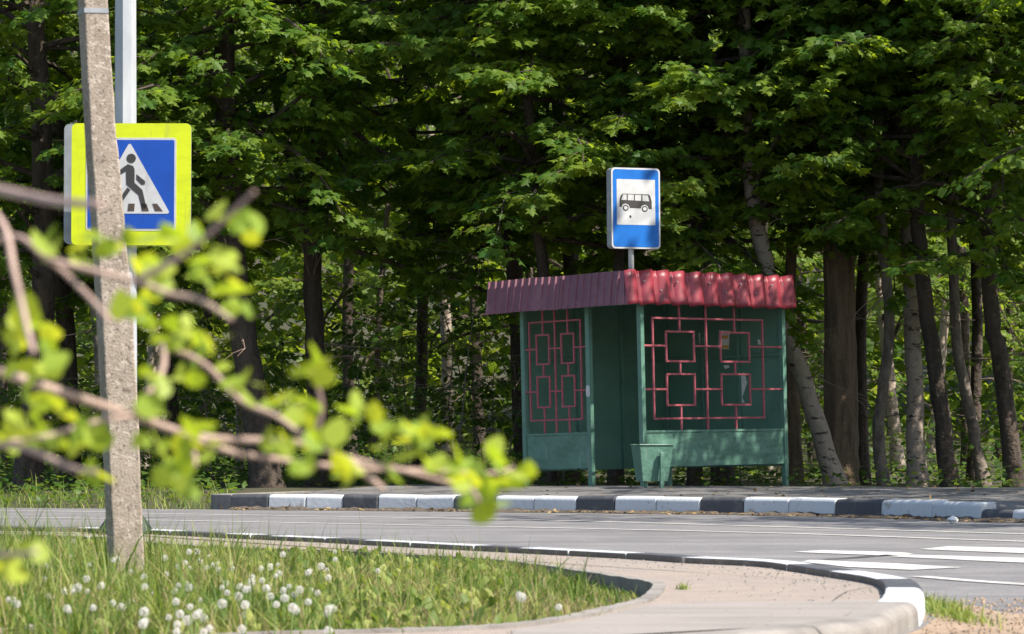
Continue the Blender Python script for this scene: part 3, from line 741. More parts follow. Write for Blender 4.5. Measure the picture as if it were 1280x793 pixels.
MB().add(v, f).build('shaft', M['concrete_pole'], post, bevel=.006)
yb = 13.5; 
bandz = dp(0, 13, cY).z - cp0.z
rg = ring(93.6, 105.8, 134.2, 10); rg2 = ring(94, 106.2, 134.6, 16)
def grow(r, e): 
    c = sum((Vector(p) for p in r), Vector()) / 4
    return [c + (Vector(p) - c) * e + Vector((0, 0, 0)) for p in r]
v = grow(rg, 1.05) + grow(rg2, 1.05)
MB().add(v, [(0, 1, 5, 4), (1, 2, 6, 5), (2, 3, 7, 6), (3, 0, 4, 7), (3, 2, 1, 0), (4, 5, 6, 7)]).build('steel_band', M['galv_dull'], post)

# ================================================================== WOOD
def rot_h(d, a):
    c, s_ = math.cos(a), math.sin(a); return np.array([d[0] * c - d[1] * s_, d[0] * s_ + d[1] * c, d[2]])
def make_leaves(rng, pos, out, per, spread, tilt):
    """leaves around twig points: pos (N,3), out (N,3) twig directions"""
    P = np.repeat(pos, per, 0); O = np.repeat(out, per, 0); n = len(P)
    ang = rng.uniform(-1.5, 1.5, n); c, s_ = np.cos(ang), np.sin(ang)
    A = np.column_stack([O[:, 0] * c - O[:, 1] * s_, O[:, 0] * s_ + O[:, 1] * c, np.full(n, 0.0)])
    A /= np.linalg.norm(A, axis=1, keepdims=True) + 1e-6
    A[:, 2] = -rng.uniform(0.05, 1.3, n)
    P = P + A * np.array([.05, .05, .02]) * rng.uniform(.4, 1.6, (n, 1)) + rng.normal(0, 1, (n, 3)) * np.array([spread, spread, spread * .55])
    Nn = np.column_stack([rng.normal(0, tilt, n) + .55 * O[:, 0], rng.normal(0, tilt, n) + .55 * O[:, 1], np.ones(n)])
    return P, A, Nn
def tree(name, label, path, Y, wpx, bark, crown=None, seed=0, group=None, cat='tree', fork=None, top=13.0, base_flare=1.35, bare=5, leafmat='leaf', tmpl=T_MAPLE):
    """path: photo points from the foot up; crown: dict(z0,z1,n,len) limbs with leaves"""
    rng = np.random.default_rng(seed + 100); rr = random.Random(seed)
    pts = [dp(x, y, Y) for x, y in path]
    gz = float(ground_z([(pts[0].x, Y)])[0])
    pts[0].z = gz - .15
    lean = (pts[-1] - pts[-2]).normalized()
    while pts[-1].z < top - 1.5:
        lean = (lean + Vector((rr.uniform(-.1, .1), rr.uniform(-.1, .1), .35))).normalized(); pts.append(pts[-1] + lean * 2.2)
    base = Vector((pts[0].x, pts[0].y, gz))
    root = empty(name, base); tag(root, label, cat, group)
    for p in pts: p -= base
    sp = smooth_poly(pts, 6)
    for i, p in enumerate(sp[1:-1]): p += Vector((rr.uniform(-.012, .012), rr.uniform(-.05, .05), 0))
    r0 = wpx * Y / F / 2; zt = sp[-1].z
    rad = [max(.015, r0 * (1 - .72 * max(0, p.z) / zt) * (1 + (base_flare - 1) * math.exp(-max(0, p.z) / .22))) for p in sp]
    tm = MB().tube(sp, rad, 12, jitter=.05, rng=rr)
    tm.build('trunk', M[bark], root, smooth=True)
    if fork:
        fp = [dp(x, y, Y + .1) - base for x, y in fork]; fs_ = smooth_poly(fp, 6)
        MB().tube(fs_, [r0 * (.62 - .35 * i / len(fs_)) for i in range(len(fs_))], 10, jitter=.05, rng=rr).build('fork_stem', M[bark], root, smooth=True)
    def at(z):
        i = min(range(len(sp)), key=lambda k: abs(sp[k].z - z)); return sp[i], rad[i]
    lm = MB(); tw_p = []; tw_d = []; fine = []; big_p = []; big_d = []
    if bare:
        for k in range(bare):
            bm_ = MB(); p, r = at(rr.uniform(1.0, 4.2)); a = rr.uniform(-2.9, .2); L_ = rr.uniform(.5, 1.5); el = rr.uniform(-.25, .55)
            d = Vector((math.cos(a) * math.cos(el), math.sin(a) * math.cos(el), math.sin(el))); q = [p]
            for s_ in range(4): d = (d + Vector((rr.uniform(-.3, .3), rr.uniform(-.3, .3), rr.uniform(-.3, .2)))).normalized(); q.append(q[-1] + d * L_ / 4)
            bm_.tube(q, [.011, .009, .007, .005, .002], 5)
            for b in range(3):
                i = rr.randint(1, 3); d2 = (d + Vector((rr.uniform(-.9, .9), rr.uniform(-.9, .9), rr.uniform(-.7, .5)))).normalized()
                bm_.tube([q[i] - d2 * .004, q[i] + d2 * .18, q[i] + d2 * .36 + Vector((0, 0, rr.uniform(-.06, .06)))], [.005, .004, .0015], 4)
            bm_.build('dead_twig', M['twig'], root)
    if crown:
        for k in range(crown['n']):
            coarse = k >= crown['n'] * .93
            nf = int(crown['n'] * .93); u_ = rr.random()
            z = crown['z0'] + (8.3 - crown['z0']) * ((k + u_) / nf) if not coarse else 8.3 + (crown['z1'] - 8.3) * u_
            p, r = at(z); a = rr.uniform(0, 6.283)
            if 'face' in crown and rr.random() < crown['face']: a = rr.uniform(-2.9, -.25)
            L_ = rr.uniform(.55, 1.0) * crown['len'] * (1.0 if z < 9 else .8); el = rr.uniform(-.25, .85)
            d = Vector((math.cos(a) * math.cos(el), math.sin(a) * math.cos(el), math.sin(el))); q = [p]
            ns = 6
            for s_ in range(ns): d = (d + Vector((rr.uniform(-.18, .18), rr.uniform(-.18, .18), rr.uniform(-.30, .16)))).normalized(); q.append(q[-1] + d * L_ / ns)
            rb = min(r * .45, .012 + .011 * L_)
            lm.tube(q, [rb * (1 - .85 * i / ns) + .002 for i in range(ns + 1)], 5)
            nt_ = int((3.6 if coarse else 4.8) * L_) + 2
            for t in range(nt_):
                u = .25 + .75 * (t + rr.random()) / nt_; i = min(ns - 1, int(u * ns)); w = u * ns - i
                o = q[i].lerp(q[i + 1], w); dd_ = (q[i + 1] - q[i]).normalized()
                tl = rr.uniform(.3, .75) * (1.15 - .5 * u); sa = (1 if t % 2 else -1) * rr.uniform(.5, 1.2)
                if t == nt_ - 1: sa = 0
                td = rot_h(np.array(dd_), sa); td[2] = td[2] * .5 - rr.uniform(-.25, .45); td /= np.linalg.norm(td)
                if not coarse and tmpl is T_MAPLE: lm.tube([o, o + Vector(td) * tl * .5, o + Vector(td) * tl + Vector((0, 0, -.05 * tl))], [.0055, .004, .002], 3, cap=False)
                steps = 2 if coarse else 5
                for s_ in range(steps):
                    (big_p if coarse else tw_p).append(np.array(o) + td * tl * (s_ + .7) / steps); (big_d if coarse else tw_d).append(td)
        lm.build('limbs', M['bark_dark'], root)['kind'] = 'stuff'
        parts = []
        if tw_p:
            P, A, Nn = make_leaves(rng, np.array(tw_p), np.array(tw_d), crown.get('per', 2), .035, .38)
            sz = rng.uniform(.085, .165, len(P)) * crown.get('size', 1); clump = np.repeat(rng.random(len(tw_p) // 5 + 1), 5)[:len(tw_p)]
            rn = np.clip(.55 * np.repeat(clump, crown.get('per', 2)) + .45 * rng.random(len(P)), 0, 1)
            c = cloud('crown', tmpl, P, A, Nn, sz, rn, M[leafmat], root); c['kind'] = 'stuff'
        if big_p:
            P, A, Nn = make_leaves(rng, np.array(big_p), np.array(big_d), 1, .12, .5)
            c = cloud('upper_crown', T_RHOMB, P, A, Nn, rng.uniform(.18, .32, len(P)), rng.random(len(P)), M[leafmat], root); c['kind'] = 'stuff'
    return root

CR = lambda n, z0, ln, z1=12.5, **k: {**dict(n=int(n * .82), z0=z0, z1=z1, len=ln, face=.55, per=3), **k}
ROADSIDE = 'trees along the edge of the wood'
T = [
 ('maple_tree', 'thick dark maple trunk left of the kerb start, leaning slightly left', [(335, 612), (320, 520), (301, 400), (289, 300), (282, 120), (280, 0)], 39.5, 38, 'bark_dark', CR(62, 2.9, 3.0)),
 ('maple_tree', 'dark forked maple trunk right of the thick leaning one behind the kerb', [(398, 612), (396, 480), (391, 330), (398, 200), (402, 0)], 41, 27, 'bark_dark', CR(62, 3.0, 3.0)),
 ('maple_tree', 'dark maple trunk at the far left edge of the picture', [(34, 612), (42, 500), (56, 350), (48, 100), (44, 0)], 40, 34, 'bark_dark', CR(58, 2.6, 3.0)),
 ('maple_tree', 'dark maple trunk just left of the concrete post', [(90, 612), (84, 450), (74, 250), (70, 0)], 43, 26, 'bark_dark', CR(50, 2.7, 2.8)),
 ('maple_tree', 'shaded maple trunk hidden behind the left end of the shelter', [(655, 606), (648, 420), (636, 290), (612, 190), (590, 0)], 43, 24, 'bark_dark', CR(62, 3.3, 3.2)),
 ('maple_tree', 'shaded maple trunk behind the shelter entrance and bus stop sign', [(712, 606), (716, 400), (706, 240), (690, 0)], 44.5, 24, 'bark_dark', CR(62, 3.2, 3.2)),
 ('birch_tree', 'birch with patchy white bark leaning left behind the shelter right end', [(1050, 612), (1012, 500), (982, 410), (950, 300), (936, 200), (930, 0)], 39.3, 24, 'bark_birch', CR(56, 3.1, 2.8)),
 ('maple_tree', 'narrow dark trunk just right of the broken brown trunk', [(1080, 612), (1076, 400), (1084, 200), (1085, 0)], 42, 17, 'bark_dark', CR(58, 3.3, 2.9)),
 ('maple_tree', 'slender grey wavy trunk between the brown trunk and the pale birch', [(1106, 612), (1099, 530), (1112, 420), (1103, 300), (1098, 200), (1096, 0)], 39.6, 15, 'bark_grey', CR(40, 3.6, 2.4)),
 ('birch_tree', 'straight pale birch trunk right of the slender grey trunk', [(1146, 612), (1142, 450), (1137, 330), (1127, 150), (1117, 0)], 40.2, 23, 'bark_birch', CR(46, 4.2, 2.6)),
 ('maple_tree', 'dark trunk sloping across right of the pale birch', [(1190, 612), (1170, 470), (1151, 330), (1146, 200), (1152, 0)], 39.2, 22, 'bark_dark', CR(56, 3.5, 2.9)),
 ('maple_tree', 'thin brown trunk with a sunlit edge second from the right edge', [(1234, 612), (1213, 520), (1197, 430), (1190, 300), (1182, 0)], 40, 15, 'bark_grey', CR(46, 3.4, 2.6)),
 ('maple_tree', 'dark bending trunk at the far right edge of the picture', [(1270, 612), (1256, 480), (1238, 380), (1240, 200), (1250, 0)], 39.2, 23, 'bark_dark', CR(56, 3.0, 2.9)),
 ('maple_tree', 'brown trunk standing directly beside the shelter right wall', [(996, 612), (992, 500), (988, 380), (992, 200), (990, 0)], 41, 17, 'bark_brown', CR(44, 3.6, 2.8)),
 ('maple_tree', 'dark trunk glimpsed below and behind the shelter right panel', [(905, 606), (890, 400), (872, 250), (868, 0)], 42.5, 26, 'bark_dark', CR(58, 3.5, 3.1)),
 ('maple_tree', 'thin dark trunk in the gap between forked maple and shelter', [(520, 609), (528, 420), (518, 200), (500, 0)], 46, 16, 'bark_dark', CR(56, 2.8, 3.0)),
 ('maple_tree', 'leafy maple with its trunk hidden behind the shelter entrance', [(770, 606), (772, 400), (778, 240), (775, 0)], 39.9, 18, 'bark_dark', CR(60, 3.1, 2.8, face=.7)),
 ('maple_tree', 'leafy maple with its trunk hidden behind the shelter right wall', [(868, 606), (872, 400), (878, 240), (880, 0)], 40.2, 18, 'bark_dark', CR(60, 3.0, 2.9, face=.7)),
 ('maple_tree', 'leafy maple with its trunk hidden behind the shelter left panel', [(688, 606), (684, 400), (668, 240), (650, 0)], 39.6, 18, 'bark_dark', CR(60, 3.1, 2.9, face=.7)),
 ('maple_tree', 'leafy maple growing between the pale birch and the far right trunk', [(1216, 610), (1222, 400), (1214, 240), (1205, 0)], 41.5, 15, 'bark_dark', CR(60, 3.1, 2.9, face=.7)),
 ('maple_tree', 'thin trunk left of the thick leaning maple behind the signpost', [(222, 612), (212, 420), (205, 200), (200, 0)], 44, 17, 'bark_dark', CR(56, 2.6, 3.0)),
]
for i, (nm_, lb, path, Y, w, bk, cr) in enumerate(T):
    tree(nm_, lb, path, Y, w, bk, cr, seed=i, group=ROADSIDE, fork=[(390, 335), (378, 270), (366, 210), (345, 120), (330, 0)] if i == 1 else None)
# broken, barkless trunk
sn = empty('broken_trunk', dp(1052, 609, 40.6)); gz = float(ground_z([(sn.location.x, 40.6)])[0]); sn.location.z = gz
tag(sn, 'thick broken brown trunk without bark or branches right of the leaning birch', 'dead tree')
bp2 = [Vector((0, 0, -.15)), Vector((0, 0, .3)), Vector((-.01, 0, 1.2)), Vector((-.02, 0, 2.2)), Vector((-.04, .02, 3.3))]
MB().tube(smooth_poly(bp2, 5), [.24 - .05 * k / 20 for k in range(21)], 14, jitter=.06, rng=random.Random(5)).build('trunk', M['bark_brown'], sn, smooth=True)
for k in range(7):
    a = k * .9; MB().tube([(.12 * math.cos(a) - .04, .12 * math.sin(a), 3.2), (.14 * math.cos(a) - .04, .14 * math.sin(a), 3.45 + .25 * ((k * 7) % 5) / 5)], [.06, .008], 4).build('splinter', M['bark_brown'], sn)

# trees deeper in the wood
deep = random.Random(21)
ORD = ('first second third fourth fifth sixth seventh eighth ninth tenth eleventh twelfth thirteenth fourteenth fifteenth sixteenth seventeenth '
       'eighteenth nineteenth twentieth twenty-first twenty-second twenty-third twenty-fourth twenty-fifth twenty-sixth').split()
spots = []
xs = [-60, 8, 130, 175, 255, 300, 440, 470, 560, 600, 690, 760, 820, 850, 935, 965, 1020, 1065, 1125, 1165, 1210, 1250, 1300, 1345, 1420, 1490]
for i, x in enumerate(xs):
    Y = 47 + (i * 7 % 5) * 3.2 + deep.uniform(-1, 1); w = deep.choice((9, 11, 13, 16))
    x2 = x + deep.uniform(-40, 40)
    tree('maple_tree', '%s from the left of the slim trees standing deeper in the wood' % ORD[i], [(x, 606), (x + (x2 - x) * .4 + deep.uniform(-8, 8), 400), (x2, 150)], Y, w, deep.choice(('bark_dark', 'bark_grey', 'bark_dark', 'bark_birch')), CR(22, deep.uniform(1.6, 3.0), 3.0, z1=13, per=2), seed=200 + i, group='slim trees deeper in the wood', bare=3, leafmat='leaf_far', tmpl=T_RHOMB)
# trees along the platform beyond the right edge of the picture: they shade the stop
for i, (x, y, h) in enumerate([(7.2, 34.9, 13), (8.2, 31.6, 12), (7.9, 37.2, 13), (10.4, 29.0, 13), (12.6, 26.5, 12), (8.1, 26.6, 12), (9.6, 24.0, 12), (-9.5, 41, 13), (-11.5, 44, 13), (-5.6, 16.5, 7), (-6.4, 12.2, 7), (-7.4, 21.5, 8)]):  # last three at left: unseen trees added to keep sky light off the poles
    px_ = 640 + F * x / y
    yb_ = YH + (H - (.2 if y > 23 else 0)) * F / y
    tree('maple_tree', 'leafy maple beyond the edge of the picture beside the platform' if x > 0 else 'leafy maple beyond the left edge of the wood' if y > 23 else 'unseen leafy tree added left of the verge to block sky light', [(px_, yb_), (px_ + 4, yb_ - 300), (px_ - 6, yb_ - 600)], y, 30, 'bark_dark', CR((52, 34, 40)[i] if i < 3 else 34, 4.4 if i == 2 else 3.4 if y > 23 else .7, 3.0 if y > 23 else 2.0, z1=h, per=2), seed=300 + i, group='trees beyond the picture edges', bare=0, top=h, tmpl=T_RHOMB)

# understory: saplings with small sprays of leaves
sap = random.Random(5)
def sapling(x, Y, h, seed, label):
    rr = random.Random(seed); rng = np.random.default_rng(seed)
    gz = float(ground_z([((x - 640) * Y / F, Y)])[0]); o = empty('sapling', ((x - 640) * Y / F, Y, gz))
    tag(o, label, 'sapling', 'saplings under the trees')
    pts = [Vector((0, 0, -.05))]; d = Vector((rr.uniform(-.15, .15), 0, 1))
    for k in range(6): d = (d + Vector((rr.uniform(-.15, .15), rr.uniform(-.15, .15), 0))).normalized(); pts.append(pts[-1] + d * h / 6)
    mb = MB().tube(pts, [.014 * (1 - .12 * k) for k in range(7)], 5)
    tp = []; td = []
    for k in range(int(6 + h * 5)):
        z = rr.uniform(.25, 1) * 5.99; i = int(z); p = pts[i].lerp(pts[i + 1], z - i); a = rr.uniform(0, 6.28); L_ = rr.uniform(.3, .95)
        dr = np.array([math.cos(a), math.sin(a), rr.uniform(-.05, .3)]); q = p + Vector(dr) * L_
        mb.tube([p, p.lerp(q, .5) + Vector((0, 0, .03)), q], [.005, .004, .002], 3, cap=False)
        for s_ in range(5): tp.append(np.array(p) + dr * L_ * (s_ + 1) / 5); td.append(dr)
    mb.build('stem', M['bark_grey'], o)
    P, A, Nn = make_leaves(rng, np.array(tp), np.array(td), 3, .05, .3)
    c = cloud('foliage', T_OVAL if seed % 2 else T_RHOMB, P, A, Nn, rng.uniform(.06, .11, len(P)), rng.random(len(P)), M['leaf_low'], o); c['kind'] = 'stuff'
for i in range(62):
    x = -40 + i * 22 + sap.uniform(-12, 12)
    if 1030 < x < 1260 and i % 3: continue
    sapling(x, sap.uniform(40.5, 49), sap.uniform(.7, 2.4) * (1.35 if x < 640 else 1), 600 + i, 'small leafy sapling growing on the shaded forest floor')
# ground cover on the forest floor and along the left road edge
n = 36000
gxr = RNG.uniform(-10, 14, n); gyr = RNG.uniform(33, 60, n); Pg = np.column_stack([gxr, gyr]); dgb = dist_behind(Pg)
keep = ((dgb > 5.6) & ((gxr < 0) | (RNG.random(n) < .4))) | ((gxr < -4.2 - (gyr - 33) * .0) & (dgb > .8)) | ((gxr < -3.2) & (dgb > 2))
Pg = Pg[keep]; zz = ground_z(Pg); m_ = len(Pg)
P = np.column_stack([Pg, zz + RNG.uniform(.02, .32, m_) * RNG.uniform(.3, 1, m_)])
A = np.column_stack([RNG.normal(0, 1, m_), RNG.normal(0, 1, m_), RNG.uniform(-.3, .5, m_)]); Nn = np.column_stack([RNG.normal(0, .4, m_), RNG.normal(0, .4, m_) - .2, np.ones(m_)])
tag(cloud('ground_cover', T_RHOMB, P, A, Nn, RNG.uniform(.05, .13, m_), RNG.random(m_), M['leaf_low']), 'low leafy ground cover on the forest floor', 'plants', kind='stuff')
# far wood closing the view
n = 150000
P = np.column_stack([RNG.uniform(-28, 28, n), RNG.uniform(60, 84, n), np.zeros(n)])
P[:, 2] = ground_z(P[:, :2]) + RNG.uniform(0, 1, n) ** .8 * 15
cl = np.sin(P[:, 0] * 1.1 + P[:, 2] * .9) * np.sin(P[:, 1] * .7 + P[:, 2] * 1.3 + P[:, 0] * .6)
P = P[cl > -.6]; n = len(P)
A = RNG.normal(0, 1, (n, 3)); A[:, 2] -= .3; Nn = np.column_stack([RNG.normal(0, .5, n), RNG.normal(0, .5, n) - .3, np.ones(n)])
tag(cloud('far_wood', T_RHOMB, P, A, Nn, RNG.uniform(.22, .42, n), RNG.random(n), M['leaf_far']), 'far mass of leaves closing the view between the trees', 'wood', kind='stuff')

# ================================================================== GRASS
def blades(name, P, h, w, bend, az, rnd, mt, label=None):
    """curved tapering blades: 3 quads-ish strips"""
    N = len(P); ts = np.array([0, .35, .7, 1.0]); ws = np.array([1, .85, .5, .06])
    dirv = np.column_stack([np.cos(az), np.sin(az), np.zeros(N)]); side = np.column_stack([-np.sin(az), np.cos(az), np.zeros(N)])
    V = np.zeros((N, 8, 3))
    for i, (t, q) in enumerate(zip(ts, ws)):
        c = P + dirv * (bend * t * t * h)[:, None] + np.array([0, 0, 1]) * (h * (t - .25 * np.minimum(bend, 1.2) * t * t))[:, None]
        V[:, 2 * i] = c - side * (w * q / 2)[:, None]; V[:, 2 * i + 1] = c + side * (w * q / 2)[:, None]
    fl = np.array([0, 1, 3, 2, 2, 3, 5, 4, 4, 5, 7, 6])
    loops = (fl[None] + (np.arange(N) * 8)[:, None]).ravel().astype(np.int32)
    me = bpy.data.meshes.new(name); me.vertices.add(N * 8); me.vertices.foreach_set('co', V.reshape(-1).astype(np.float32))
    me.loops.add(len(loops)); me.loops.foreach_set('vertex_index', loops); me.polygons.add(N * 3)
    me.polygons.foreach_set('loop_start', (np.arange(N * 3) * 4).astype(np.int32)); me.update(calc_edges=True)
    a = me.attributes.new('rnd', 'FLOAT', 'POINT'); a.data.foreach_set('value', np.repeat(rnd, 8).astype(np.float32))
    o = link(name, me, mt); o['kind'] = 'stuff'
    if label: tag(o, label, 'grass')
    return o
GE = np.array([(p.x, p.y) for p in ge] + [(-40, 4)])
def inside(P, poly):
    x, y = P[:, 0], P[:, 1]; r = np.zeros(len(P), bool); j = len(poly) - 1
    for i in range(len(poly)):
        xi, yi = poly[i]; xj, yj = poly[j]
        c = ((yi > y) != (yj > y)) & (x < (xj - xi) * (y - yi) / (yj - yi + 1e-12) + xi); r ^= c; j = i
    return r
def scatter(n, x0, x1, y0, y1):
    P = np.column_stack([RNG.uniform(x0, x1, n), RNG.uniform(y0, y1, n)]); return P[inside(P, GE)]
def patch(P): return np.sin(P[:, 0] * 3.1 + 1) * np.sin(P[:, 1] * 1.3 + .5) + .6 * np.sin(P[:, 0] * 7.3 + P[:, 1] * 2.9)
P = scatter(190000, -4.2, .8, 7.2, 23)
P = P[(640 + F * P[:, 0] / P[:, 1] > -200) | (RNG.random(len(P)) < .2)]
px_ = 640 + F * P[:, 0] / P[:, 1]
left = np.clip((420 - px_) / 420, 0, 1)           # taller, lusher grass round the post
ed = np.ones(len(P))
tip = np.clip((.62 - P[:, 0]) / .5, .25, 1) * np.clip((20 - P[:, 1]) / 4.5, .3, 1)
cl_ = .5 + .5 * np.clip(np.sin(P[:, 0] * 9.7 + 2 * np.sin(P[:, 1] * 2.3)) * np.sin(P[:, 1] * 5.1 + 2 * np.sin(P[:, 0] * 4.1)) + .35, -.5, 1)
h = RNG.gamma(3, .023, len(P)) * (0.8 + .9 * left) * tip * (.55 + .75 * cl_) + .015
P3 = np.column_stack([P, np.full(len(P), -.01)])
dry = (RNG.random(len(P)) < np.clip(.42 + .28 * patch(P) - .24 * left, .10, .75))
g = ~dry
blades('verge_grass', P3[g], h[g], RNG.gamma(4, .0014, g.sum()), RNG.uniform(.1, 1.1, g.sum()), RNG.uniform(0, 6.28, g.sum()), np.clip(RNG.random(g.sum()) ** 1.3 * .9 + .25 * patch(P[g]) - .05, 0, 1), M['grass'], 'green verge grass in front of the pavement')
blades('dry_grass', P3[dry], h[dry] * .95, RNG.uniform(.003, .006, dry.sum()), RNG.uniform(.3, 1.6, dry.sum()), RNG.uniform(0, 6.28, dry.sum()), RNG.random(dry.sum()), M['grass_dry'], 'straw coloured dry blades among the verge grass')
# broad leaves of dandelion and plantain low in the grass
Pw = scatter(9000, -4.0, .0, 7.5, 19); n = len(Pw)
Aw = np.column_stack([RNG.normal(0, 1, n), RNG.normal(0, 1, n), RNG.uniform(.2, 1.6, n)]); Nw = np.column_stack([RNG.normal(0, .5, n), RNG.normal(0, .5, n), np.ones(n)])
tag(cloud('broad_weeds', T_OVAL, np.column_stack([Pw, RNG.uniform(0, .06, n)]), Aw, Nw, RNG.uniform(.02, .055, n), RNG.random(n), M['grass']), 'broad low weed leaves among the verge grass', 'weeds', kind='stuff')
# taller seed stalks against the road
P = np.concatenate([scatter(900, -4.0, .4, 9, 20), scatter(700, -3.6, -1.2, 12, 20)]); n = len(P)
blades('grass_stalks', np.column_stack([P, np.zeros(n)]), RNG.uniform(.14, .32, n) * np.clip((.7 - P[:, 0]) / 1.2, .35, 1), np.full(n, .004), RNG.uniform(.05, .6, n), RNG.uniform(0, 6.28, n), RNG.random(n), M['grass'], 'tall thin grass stalks rising above the verge')
# tuft at the kerb corner, sprout on the pavement and fringe on the far left road edge
def tuft(x, y, n, rx, ry, hmax, label, z=0.0):
    c = gp(x, y, z); P = np.column_stack([RNG.normal(c.x, rx, n), RNG.normal(c.y, ry, n), np.full(n, z)])
    blades('grass_tuft', P, RNG.uniform(.3, 1, n) * hmax, RNG.uniform(.003, .007, n), RNG.uniform(.2, 1.3, n), RNG.uniform(0, 6.28, n), RNG.random(n), M['grass'], label)
tuft(1180, 768, 420, .035, .42, .085, 'small grass tuft growing at the white kerb corner')
tuft(1196, 776, 160, .03, .2, .05, 'sparse low blades on the dirt beside the corner tuft')
tuft(854, 737, 40, .012, .03, .045, 'tiny green sprout in the pavement right of the grass tip', PZ)
n = 3000
P = np.column_stack([RNG.uniform(-9, -3.2, n), RNG.uniform(33, 40, n)]); d = dist_behind(P); P = P[(d > .15) & (d < 3.2)]; n = len(P)
blades('roadside_weeds', np.column_stack([P, ground_z(P)]), RNG.gamma(3, .045, n), RNG.uniform(.006, .016, n), RNG.uniform(.2, 1.2, n), RNG.uniform(0, 6.28, n), RNG.random(n), M['grass'], 'weeds along the far left edge of the road')

# dandelion clocks
def dand_meshes():
    rr = random.Random(2); mb = MB()
    rnd_dirs = []
    for k in range(44):
        z = 1 - 2 * (k + .5) / 44; a = k * 2.39996; r = math.sqrt(1 - z * z); rnd_dirs.append(Vector((r * math.cos(a), r * math.sin(a), z)))
    for d in rnd_dirs:
        d = (d + Vector((rr.uniform(-.1, .1), rr.uniform(-.1, .1), rr.uniform(-.1, .1)))).normalized()
        t = d.orthogonal().normalized(); b = d.cross(t); p = d * .019
        for k in range(4):
            a = k * math.pi / 4 + rr.random(); u = t * math.cos(a) + b * math.sin(a); w = d * .0009
            q1 = p + u * .0075 + d * .003; q2 = p - u * .0075 + d * .003; s_ = d.cross(u) * .0007
            mb.add([q1 - s_, q1 + s_, p + s_, p - s_], [(0, 1, 2, 3)]); mb.add([q2 - s_, q2 + s_, p + s_, p - s_], [(0, 1, 2, 3)])
    head = pyd('seed_head', mb.v, mb.f); head.materials.append(M['fluff'])
    core = MB().tube([(0, 0, -.006), (0, 0, -.002), (0, 0, .004)], [.003, .006, .002], 6).mesh('seed_core'); core.materials.append(M['seed_core'])
    st_ = MB().tube([(0, 0, 0), (.004, .003, .5), (0, 0, .995)], [.0028, .0024, .002], 5).mesh('stem'); st_.materials.append(M['stem'])
    return head, core, st_
hd, cr_, stm = dand_meshes()
dpx_ = [(337, 706), (345, 695), (292, 730), (308, 738), (318, 724), (336, 742), (352, 740), (364, 743), (392, 738), (240, 694), (232, 703), (235, 710), (246, 692), (122, 690), (117, 670), (105, 667), (60, 704), (58, 724), (62, 744), (64, 748), (11, 748), (5, 752), (75, 756), (117, 741), (171, 773), (176, 785), (195, 781), (222, 784), (246, 766), (234, 776), (300, 748), (305, 736), (325, 735), (347, 740), (283, 734), (262, 693), (278, 712), (310, 722), (297, 716), (228, 727), (240, 740), (263, 705), (281, 703), (87, 732), (73, 735), (21, 748), (343, 711), (398, 705), (392, 722), (366, 749), (340, 755), (108, 756), (22, 671), (70, 672), (85, 676), (468, 718), (650, 741), (700, 760), (645, 752), (411, 695), (290, 769), (258, 752)]
rr = random.Random(8)
for k in range(75):
    x = min(410, abs(rr.gauss(210, 130))); dpx_.append((x, rr.uniform(688 + .03 * x, 790)))
for (x, y) in dpx_:
    x += rr.uniform(-9, 9); y += rr.uniform(-6, 6)
    hh = rr.uniform(.07, .15)
    b = gp(x, y, hh)
    if b.y > 19: b = Vector(((x - 640) * 17.5 / F, 17.5, 0)); hh = H - (y - YH) * 17.5 / F
    if b.y < 8.6: b.y = 8.8
    e = empty('dandelion', (b.x, b.y, 0)); tag(e, 'white dandelion seed head standing in the verge grass', 'dandelion', 'dandelion seed heads in the verge')
    s_ = link('stem', stm, None, e); s_.scale = (1, 1, hh); s_.rotation_euler.z = rr.uniform(0, 6)
    for nm_, me_ in (('seed_head', hd), ('seed_core', cr_)):
        q = link(nm_, me_, None, e); q.location.z = hh; q.rotation_euler = (rr.uniform(-.4, .4), rr.uniform(-.4, .4), rr.uniform(0, 6)); q.scale = (rr.uniform(.36, .64),) * 3

# crumpled cup lying by the far kerb
bm = bmesh.new(); bmesh.ops.create_icosphere(bm, subdivisions=2, radius=.045)
for v_ in bm.verts: v_.co *= random.uniform(.7, 1.2); v_.co.z *= .7
me = bpy.data.meshes.new('crumpled_paper'); bm.to_mesh(me); bm.free()
lt = link('crumpled_paper', me, M['paper']); lt.location = gp(1191, 654.5) + Vector((0, 0, .03)); tag(lt, 'crumpled scrap of white litter on the road by the far kerb', 'litter')

# ================================================================== FOREGROUND BRANCH (out of focus)
KN = .52
sapl = empty('young_tree', (-1.12 * KN, 5.0 * KN, 0)); tag(sapl, 'blurred bright green leafy branch reaching in from the left foreground', 'young tree')
O_ = sapl.location.copy()
stp = [Vector((0, 0, -.1)), Vector((.02, 0, .4)), Vector((.0, .02, .8)), Vector((.03, 0, 1.2)), Vector((.05, .02, 1.8))]
MB().tube(smooth_poly(stp, 5), [.026 - .001 * k for k in range(21)], 8).build('trunk', M['twig_near'], sapl, smooth=True)
def fb(pts, w0, w1, Y0=5.0, Y1=None):
    Y1 = Y1 or Y0; P = []
    for i, (x, y) in enumerate(pts):
        Y = Y0 + (Y1 - Y0) * i / (len(pts) - 1); P.append(dp(x, y, Y * KN) - O_)
    P = smooth_poly(P, 5); n = len(P)
    MB().tube(P, [(w0 + (w1 - w0) * i / (n - 1)) * 5 * KN / F / 2 for i in range(n)], 7).build('branch', M['twig_near'], sapl, smooth=True)
fb([(-255, 380), (-120, 425), (30, 475), (100, 498), (165, 519), (225, 540), (275, 549), (370, 553), (440, 574), (520, 592), (590, 612)], 15, 5, 5.0, 5.3)
fb([(225, 540), (280, 562), (330, 572), (440, 585), (520, 588), (610, 592), (642, 585)], 9, 4, 5.1, 5.5)
